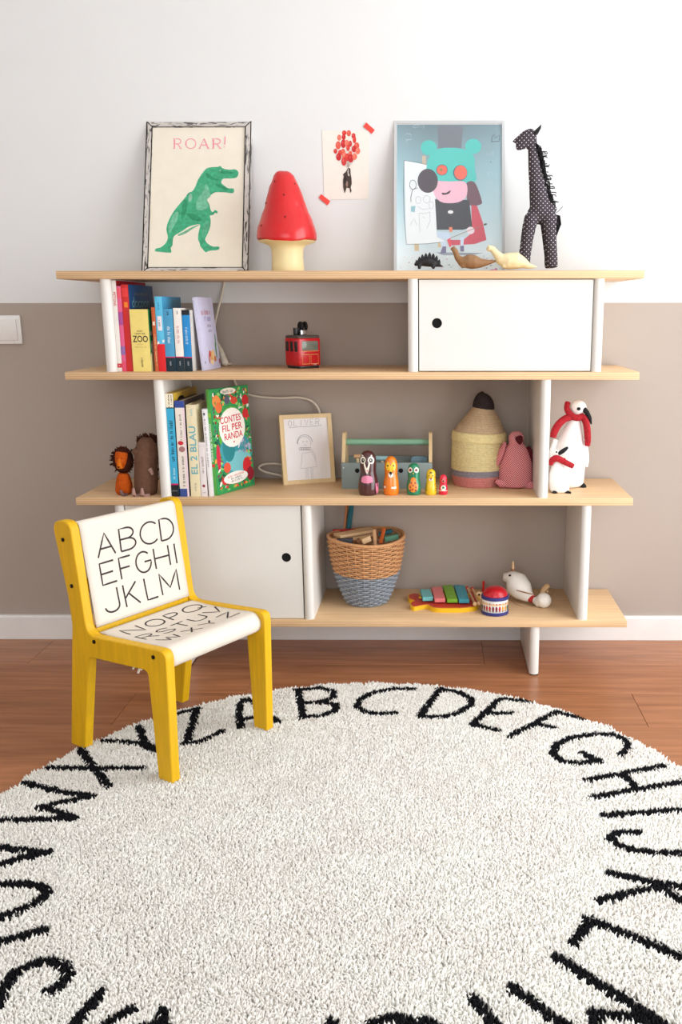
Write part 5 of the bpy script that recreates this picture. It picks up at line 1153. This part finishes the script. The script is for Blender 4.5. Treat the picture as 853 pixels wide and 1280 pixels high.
# ---- two white penguins with red scarves
zn = Zm(675, 490, 9.4875)
whp = M('white_plush', (246, 242, 238), .9, .02, 60, .25, 500, spec=.1); blp = M('black_plush', (24, 23, 26), .8, .1); scarf_m = M('sparkly_red_knit', (168, 22, 34), .75, .55, 420, .9, 420)
def penguin(name, label, Y, body, head, beak, eye, scarf, feet, wings, grp):
    kk = mpp(Y, .55)/9.4875
    def f(x, y, dy=0): q = oy(*zn(x, y), Y); return Vector((q.x, q.y+dy, max(q.z, Z3)))
    T = Thing(name, (f(*body[0][:2]).x, Y, Z3), label, 'toy', grp)
    mb = MB().tube([f(x, y) for x, y, r in body], [r*kk for x, y, r in body], 20, flat=.85, side=(0, 1, 0)).ball(f(*head[:2]), (head[2]*kk, head[2]*kk, head[3]*kk), 16)
    T.part('body', cl(mb), whp, fuse=.0035)
    T.part('beak', MB().tube([f(x, y, dy) for x, y, r, dy in beak], [r*kk for x, y, r, dy in beak], 12), blp)
    for (x, y, rx, ry, dy) in eye: T.part('eye', MB().ball(f(x, y, dy), (rx*kk, rx*kk*.6, ry*kk), 12), blp)
    for pts in scarf: T.part('scarf', MB().tube(smooth([f(x, y, dy) for x, y, r, dy in pts], 4), [float(np.interp(i, np.arange(len(pts))*4, [p_[2] for p_ in pts]))*kk for i in range((len(pts)-1)*4+1)], 12, flat=1.), scarf_m)
    for (x0, y0, x1, y1, r) in feet: T.part('foot', cl(MB().tube([f(x0, y0, -.004), f((x0+x1)/2, (y0+y1)/2, -.016), f(x1, y1, -.02)], [r*kk, r*kk*1.1, r*kk*.6], 12)), blp)
    for pts in wings: T.part('wing', MB().tube([f(x, y, dy) for x, y, r, dy in pts], [r*kk for x, y, r, dy in pts], 12, flat=.6), whp)
    return T
PG = 'white penguins by the right upright'
penguin('plush_penguin', 'big white plush penguin with red scarf and long black beak', -.125,
  [(335, 1125, 150), (335, 1080, 185), (340, 950, 192), (350, 800, 190), (365, 650, 170), (385, 500, 132), (410, 390, 92), (428, 300, 62), (440, 240, 58)],
  (458, 182, 98, 86), [(515, 195, 30, -.012), (548, 235, 30, -.016), (582, 300, 24, -.016), (602, 372, 9, -.014)], [(450, 190, 24, 20, -.0212)],
  [[(335, 130, 34, .004), (318, 190, 34, -.006), (345, 250, 36, -.013), (400, 290, 40, -.017), (460, 295, 38, -.016), (505, 275, 34, -.008)], [(500, 280, 38, -.012), (535, 350, 40, -.019), (550, 450, 40, -.021), (555, 560, 38, -.021), (552, 625, 30, -.02)], [(370, 285, 42, -.013), (290, 310, 42, -.016), (215, 370, 44, -.02), (165, 450, 44, -.022), (145, 525, 36, -.022)]],
  [(500, 1100, 520, 1130, 34)], [[(500, 560, 30, -.004), (535, 680, 40, -.004), (550, 800, 34, -.004), (558, 885, 12, -.004)], [(190, 560, 30, -.004), (150, 700, 40, -.006), (130, 850, 20, -.006)]], PG)
penguin('plush_penguin', 'small white plush penguin with red scarf, in front of the big one', -.205,
  [(235, 1195, 95), (235, 1160, 118), (232, 1060, 124), (225, 960, 112), (215, 880, 78), (205, 800, 52)],
  (200, 730, 56, 52), [(222, 728, 22, -.008), (265, 695, 26, -.011), (300, 670, 22, -.011), (328, 648, 12, -.010)], [(194, 704, 11, 11, -.0118)],
  [[(125, 850, 30, -.008), (140, 800, 36, -.013), (190, 775, 40, -.016), (235, 790, 36, -.016), (300, 825, 34, -.018), (350, 850, 32, -.018), (385, 868, 30, -.017)], [(270, 800, 16, -.018), (290, 770, 6, -.02)]],
  [(300, 1185, 355, 1180, 24), (190, 1175, 150, 1185, 28)], [], PG)

# ================================================================== LOWER SHELF
# ---- two-tone wicker basket
zb2_ = Zm(395, 640, 7.108); BY = -.128; bb = oy(*zb2_(460, 850), -.185); bcx = oy(*zb2_(455, 700), BY).x; bk = mpp(BY, .25)/7.108
def bz(y, Y=BY): return oy(*zb2_(450, y), Y).z
zrim = (oy(*zb2_(440, 290), BY-.1).z+oy(*zb2_(450, 150), BY+.1).z)/2; BH = zrim-Z4
BK = Thing('wicker_basket', (bcx, BY, Z4), 'round wicker basket, natural above and grey-painted below, full of wooden pieces', 'basket')
def brad(t): return float(np.interp(t, [0, .06, .2, .45, .7, .9, 1], [170, 192, 228, 278, 310, 327, 330]))*bk
wn = M('natural_willow', (206, 152, 104), .6, .22, 260, .1, 300); wg = M('grey_painted_willow', (146, 152, 160), .6, .15, 200, .1, 300)
NS = 28
def weave(name, t0, t1, mat):
    rows = int(round((t1-t0)*BH/.0062)); mb = MB()
    for i in range(rows):
        t = t0+(t1-t0)*(i+.5)/rows; z = Z4+t*BH; pts = []; n = NS*4
        for q in range(n):
            a = 2*PI*q/n; ph = (q/4.0)*PI+(i % 2)*PI; r = brad(t)+.0034*math.cos(ph); dz = .0045*math.sin(2*a+.6)*t
            pts.append((bcx+r*math.cos(a), BY+r*.985*math.sin(a), z+dz))
        mb.tube(pts, .0026, 6, closed=True)
    BK.part(name, mb, mat, angle=80, kind='stuff', recalc=False)
weave('grey_weave', .02, .49, wg); weave('natural_weave', .49, .985, wn)
for q in range(NS):
    a = 2*PI*(q+.0)/NS; BK.part('stake', MB().tube([(bcx+brad(t)*math.cos(a), BY+brad(t)*.985*math.sin(a), Z4+t*BH+.0045*math.sin(2*a+.6)*t) for t in (.49, .6, .75, .9, 1)], .002, 5), wn)
    BK.part('stake', MB().tube([(bcx+brad(t)*math.cos(a), BY+brad(t)*.985*math.sin(a), Z4+t*BH+.0045*math.sin(2*a+.6)*t) for t in (.01, .1, .25, .4, .49)], .002, 5), wg)
rim_pts = [(bcx+(brad(1)+.001)*math.cos(a), BY+(brad(1)+.001)*.985*math.sin(a), zrim+.001+.0045*math.sin(2*a+.6)) for a in [2*PI*q/96 for q in range(96)]]
BK.part('rim', MB().tube(rim_pts, .0045, 8, closed=True), wn)
BK.part('base', MB().lathe([(.001, 0), (brad(0), 0), (brad(.03), .004), (.001, .005)], 40, Matrix.Translation((bcx, BY, Z4))), wg)
# pieces in the basket
beech = M('beech_wood', (222, 184, 138), .5, .08, 14, .04, 120, (1, 8, 8)); orange_p = M('orange_paint', (214, 104, 46), .5, .08, 30); tealp = M('teal_paint', (36, 104, 116), .5, .06, 30); redp = M('red_paint', (196, 44, 44), .5, .05); mintp = M('mint_green_paint', (106, 168, 140), .5, .05)
def bpt(x, y, Y): return oy(*zb2_(x, y), Y)
def plank(name, label, pts, size, mat, cat='wooden piece', edge=None):
    """bar between two points, cross-section size=(width, thickness)"""
    a, b_ = pts; d = b_-a; T = Thing(name, a, label, cat, 'wooden pieces in the wicker basket')
    rot = d.to_track_quat('Z', 'Y').to_euler(); T.part('bar', MB().box((a+b_)/2, (size[0], size[1], d.length), .0012, rot), mat)
    return T
a = bpt(178, 185, BY+.02); b_ = bpt(520, 160, BY+.055)
def track(name, label, dz, dy, mat):
    A = Vector((bpt(165, 215, BY-.02).x+.006, BY-.015+dy, zrim-.004+dz)); B = Vector((bpt(505, 180, BY+.07).x, BY+.062+dy*.2, zrim-.002+dz)); d = (B-A); d.z = 0
    T = Thing(name, A, label, 'wooden track', 'wooden pieces in the wicker basket'); yaw = math.atan2(d.y, d.x); L_ = d.length; Wd = .036; g = .006
    m = Matrix.Translation(A) @ Matrix.Rotation(yaw, 4, 'Z')
    T.part('track_bed', MB().box((L_/2, 0, 0), (L_, Wd, .0055), .001), mat) if False else None
    mb = MB().box((L_/2, 0, 0), (L_, Wd, .0055), .001); mb.v = [m @ v for v in mb.v]; T.part('track_bed', mb, mat)
    for sy in (-1, 0, 1):
        mb = MB().box((L_/2, sy*(Wd/2-.004 if sy else 0), .004), (L_, .008 if sy else .012, .0028), .0006); mb.v = [m @ v for v in mb.v]; T.part('rail', mb, mat)
track('wooden_track', 'upper of two pale wooden track lengths lying across the basket', .008, 0, beech)
track('wooden_track', 'lower of two pale wooden track lengths lying across the basket', -.0035, -.006, beech)
plank('teal_bar', 'long teal wooden bar standing up out of the basket', (bpt(285, 200, BY+.085), bpt(318, -60, BY+.105)), (.009, .014), tealp)
plank('orange_edged_bar', 'thin tan and orange wooden bar leaning beside the teal bar', (bpt(258, 200, BY+.09), bpt(278, -60, BY+.108)), (.006, .012), M('orange_brown_wood', (200, 126, 80), .5, .1))
plank('red_bar', 'flat red wooden bar behind the tracks in the basket', (bpt(150, 165, BY+.06), bpt(360, 158, BY+.085)), (.010, .006), redp)
plank('wooden_block', 'pale square wooden block tilted in the basket front', (bpt(405, 262, BY-.052), bpt(478, 228, BY-.040)), (.018, .016), beech)
plank('wooden_block', 'small brown wooden block left of the pale block', (bpt(365, 270, BY-.045), bpt(395, 245, BY-.04)), (.014, .012), M('walnut_wood', (150, 104, 72), .5, .1))
plank('round_peg', 'tan wooden stick standing in the basket', (bpt(528, 300, BY-.035), bpt(518, 155, BY-.02)), (.0095, .0075), M('tan_wood'))
plank('orange_stick', 'orange wooden stick leaning right in the basket', (bpt(575, 280, BY-.02), bpt(608, 145, BY+.005)), (.0085, .0085), orange_p)
plank('dark_teal_block', 'dark teal wooden block at the back right of the basket', (bpt(560, 200, BY+.045), bpt(680, 165, BY+.05)), (.018, .010), tealp)
plank('mint_block', 'mint green wooden block at the right of the basket', (bpt(610, 240, BY+.005), bpt(735, 215, BY+.012)), (.020, .014), mintp)
plank('grey_block', 'dark grey block lying low at the left of the basket', (bpt(190, 262, BY-.03), bpt(330, 255, BY-.03)), (.016, .014), M('slate_paint', (70, 74, 84), .5))

# ---- xylophone
zx = Zm(500, 695, 7.108)
def xg(x, y, z): return oz(*zx(x, y), z)
XH = .013
XY = Thing('xylophone', (xg(380, 420, Z4).x, xg(380, 420, Z4).y, Z4), 'toy xylophone with four coloured bars on a wavy yellow and red base', 'xylophone')
top_out = [(70, 350), (85, 335), (130, 328), (170, 335), (250, 330), (400, 300), (560, 290), (640, 300), (690, 330), (710, 380), (700, 430), (660, 450), (560, 462), (430, 464), (330, 462), (275, 450), (250, 432), (190, 438), (130, 450), (98, 440), (92, 418), (110, 405), (130, 398), (110, 385), (80, 378)]
ol = sm([(q.x, q.y) for q in [xg(x, y, Z4+XH) for x, y in top_out]], 3)
yb_ = XY.part('base', MB().prism(ol, lambda a, b2, h: (a, b2, h), Z4, Z4+XH-.0008), M('yellow_gloss', (238, 186, 30), .35, .04, coat=.2))
cxo = sum(q[0] for q in ol)/len(ol); cyo = sum(q[1] for q in ol)/len(ol)
XY.part('red_top', MB().prism([(cxo+(x-cxo)*.955, cyo+(y-cyo)*.93) for x, y in ol], lambda a, b2, h: (a, b2, h), Z4+XH-.0008, Z4+XH), M('red_gloss', (200, 62, 48), .4, .05), parent=yb_)
for nm, col, f0, f1, b0, b1_ in (('teal_bar', (110, 186, 186), (203, 368), (298, 365), (178, 292), (268, 292)), ('pink_bar', (226, 124, 122), (310, 380), (405, 378), (280, 275), (370, 270)), ('green_bar', (118, 170, 44), (420, 383), (515, 382), (380, 258), (468, 255)), ('blue_teal_bar', (64, 152, 168), (525, 385), (620, 386), (480, 255), (575, 258))):
    zt3 = Z4+XH+.0155; P = [xg(*q, zt3) for q in (f0, f1, b1_, b0)]
    lo = [Vector((p_.x, p_.y, Z4+XH+.004)) for p_ in P]; br_ = XY.part('bar', MB().add([*P, *lo], [(0, 1, 2, 3), (7, 6, 5, 4), (0, 4, 5, 1), (1, 5, 6, 2), (2, 6, 7, 3), (3, 7, 4, 0)]), M('paint_'+nm, col, .45, .06, 60), angle=30)
    md = br_.modifiers.new('round', 'BEVEL'); md.width = .0015; md.segments = 2
    for t in (.2, .8):
        q = (P[0]+P[1])/2*(1-t)+(P[2]+P[3])/2*t; XY.part('screw', MB().lathe([(.0022, 0), (.0022, .0008), (.0008, .0014)], 10, Matrix.Translation(q)), steel, parent=br_)
for t in (.25, .75):
    A = xg(170, 360, Z4+XH); B = xg(640, 350, Z4+XH); off = (t-.5)*.05; XY.part('support_strip', MB().box2((A.x, A.y+off-.003, Z4+XH), (B.x-.006, A.y+off+.003, Z4+XH+.0042)), M('yellow_gloss'))
for i, ((x0, y0), (x1, y1)) in enumerate((((600, 285), (668, 425)), ((645, 290), (705, 420)))):
    A, B = xg(x0, y0, Z4+.026), xg(x1, y1, Z4+.022); T = Thing('xylophone_mallet', A, ['left wooden mallet with red tip resting across the xylophone', 'right wooden mallet with red tip beside the drum'][i], 'mallet', 'xylophone mallets')
    T.part('stick', MB().tube([A, B], .0034, 10), M('tan_wood')); T.part('tip', MB().ball(A, .0052, 12), redp); T.part('end', MB().ball(B, .0062, 14), beech)
T = Thing('wooden_disc', xg(690, 345, Z4), 'small pale wooden disc with dark hole beside the mallets', 'toy')
q = xg(690, 370, Z4+.012); T.part('disc', MB().lathe([(.001, -.003), (.010, -.003), (.012, 0), (.010, .003), (.001, .003)], 20, Matrix.Translation((q.x+.006, q.y+.02, Z4+.0125)) @ Matrix.Rotation(.9, 4, 'X')), beech); T.part('hole', MB().lathe([(.003, 0), (.003, .0006), (.002, .0008)], 12, Matrix.Translation((q.x+.006, q.y+.0176, Z4+.0146)) @ Matrix.Rotation(.9, 4, 'X')), black_hole)
# ---- painted drum
zr2 = Zm(585, 690, 7.108); dc = oz(620, 771, Z4); dR = 17.0*mpp(-.22, .2); DYc = dc.y+dR; dH = oy(*zr2(245, 400), DYc).z-Z4+.009
DM = Thing('toy_drum', (dc.x, DYc, Z4), 'small white tin drum with blue rims, painted figures and red domed top', 'drum')
navy = M('navy_enamel', (44, 50, 120), .3, .04, coat=.3); wht = M('white_enamel', (240, 236, 232), .3, .02, coat=.3)
m4 = Matrix.Translation((dc.x, DYc, Z4))
sh = DM.part('shell', MB().lathe([(dR*.97, .004), (dR*.97, dH-.004)], 40, m4), wht)
for z0 in (0, dH-.011): DM.part('rim', MB().lathe([(dR*.94, z0), (dR*1.02, z0+.001), (dR*1.02, z0+.009), (dR*.94, z0+.010)], 40, m4), navy)
DM.part('dome', MB().lathe([(.001, dH+.021), (dR*.3, dH+.0205), (dR*.55, dH+.018), (dR*.78, dH+.012), (dR*.9, dH+.004), (dR*.92, dH-.001)][::-1], 40, m4), M('red_glitter', (186, 24, 36), .3, .35, 300, .3, 200, coat=.3))
k = Ink(lambda u, v, h: (dR*.97*math.sin(u)+math.sin(u)*h, -(dR*.97+h)*math.cos(u), v*dH), .0004, .000012); rnd = random.Random(5)
for i in range(14):
    u0 = -1.7+i*.25; c = rnd.choice([(190, 40, 44), (226, 150, 40), (60, 110, 60), (120, 30, 50), (60, 50, 110)])
    k.ell((u0, .40), .085, .13, c, n=10); k.ell((u0, .58), .05, .06, (236, 190, 150), n=10); k.ell((u0, .645), .06, .035, rnd.choice([(226, 150, 40), (150, 60, 40), (190, 40, 44)]), n=10); k.ell((u0-.05, .26), .03, .05, (60, 40, 50), n=8); k.ell((u0+.05, .26), .03, .05, (60, 40, 50), n=8); k.ell((u0+.11, .62), .04, .05, (236, 180, 60), n=8)
DM.ink('painted_figures', k, ink_gloss, parent=sh)
# ---- white wooden bird toy lying on its side
BDY = -.13
def bp_(x, y, dy=0): q = oy(*zr2(x, y), BDY+dy); return q
bk2 = mpp(BDY, .2)/7.108; bird_w = M('ivory_lacquer', (240, 234, 224), .35, .03, 20, coat=.2)
BD = Thing('wooden_bird', (bp_(480, 430).x, BDY, Z4), 'white wooden bird toy lying down with round head and red neck ring', 'toy')
mb = MB().tube([bp_(318, 255, .02), bp_(335, 235, .02), bp_(375, 235, .02), bp_(430, 280, .01), bp_(490, 345, -.005), bp_(540, 395, -.02), bp_(575, 415, -.03)], [r*bk2 for r in (12, 48, 78, 112, 96, 55, 32)], 20)
mb.v = [Vector((v.x, v.y, max(v.z, Z4+.0005))) for v in mb.v]; body = BD.part('body', mb, bird_w, angle=70)
BD.part('neck_ring', MB().tube([bp_(555, 408, -.026), bp_(585, 422, -.033)], [36*bk2, 34*bk2], 16), redp)
BD.part('head', MB().tube([bp_(582, 425, -.034), bp_(610, 432, -.038), bp_(640, 440, -.045)], [r*bk2 for r in (26, 40, 55)], 16).ball((bp_(675, 445, -.05).x, bp_(675, 445, -.05).y, Z4+68*bk2), 68*bk2, 20), bird_w, fuse=.002)
BD.part('beak', MB().tube([bp_(655, 375, -.03), bp_(675, 335, -.02), bp_(705, 300, -.01), bp_(718, 290, -.005)], [r*bk2 for r in (18, 26, 30, 14)], 12, flat=.6), beech)
BD.part('beak_bead', MB().ball(bp_(708, 350, -.028), .0035, 12), beech)
BD.part('peg', MB().tube([bp_(402, 165, .01), bp_(402, 148, .01)], [16*bk2, 18*bk2], 12), M('walnut_wood')); BD.part('peg_tip', MB().tube([bp_(402, 148, .01), bp_(402, 110, .01), bp_(402, 85, .01)], [14*bk2, 11*bk2, 6*bk2], 12), beech)
BD.part('eye_hole', MB().ball(bp_(374, 208, -.0085), (.0042, .002, .0034), 12, Euler((.5, 0, .3))), M('dark_hole', (44, 26, 18), .9))
BD.part('wing_slot', MB().tube([bp_(432, 340, -.035), bp_(500, 358, -.042), bp_(585, 378, -.04)], [.0012, .0022, .0012], 8), M('walnut_wood'))
BD.part('wheel', MB().lathe([(.001, -.004), (.013, -.004), (.015, 0), (.013, .004), (.001, .004)], 24, Matrix.Translation((bp_(320, 310, .01).x, BDY+.012, Z4+.0155)) @ Matrix.Rotation(PI/2, 4, 'X') @ Matrix.Rotation(.5, 4, 'Y')), M('tan_wood'))
lp = [oz(*zr2(x, y), Z4+.0012) for x, y in ((385, 425), (420, 455), (480, 480), (560, 492), (620, 480), (690, 430), (750, 370), (770, 335), (740, 320), (690, 318), (610, 335))]
BD.part('pull_string', MB().tube(smooth(lp), .0009, 6), M('string', (206, 176, 140), .9))
q = oz(*zr2(140, 285), Z4); T = Thing('red_peg', (q.x, -.03, Z4), 'small bright red peg standing behind the drum', 'peg')
q2 = oy(*zr2(140, 285), -.03); T.part('peg', MB().lathe([(.004, 0), (.0045, .002), (.0035, .009), (.0036, q2.z-Z4+.008), (.001, q2.z-Z4+.0095)], 14, Matrix.Translation((q2.x, -.03, Z4))), M('bright_red_plastic', (232, 50, 44), .35, .04, coat=.3))
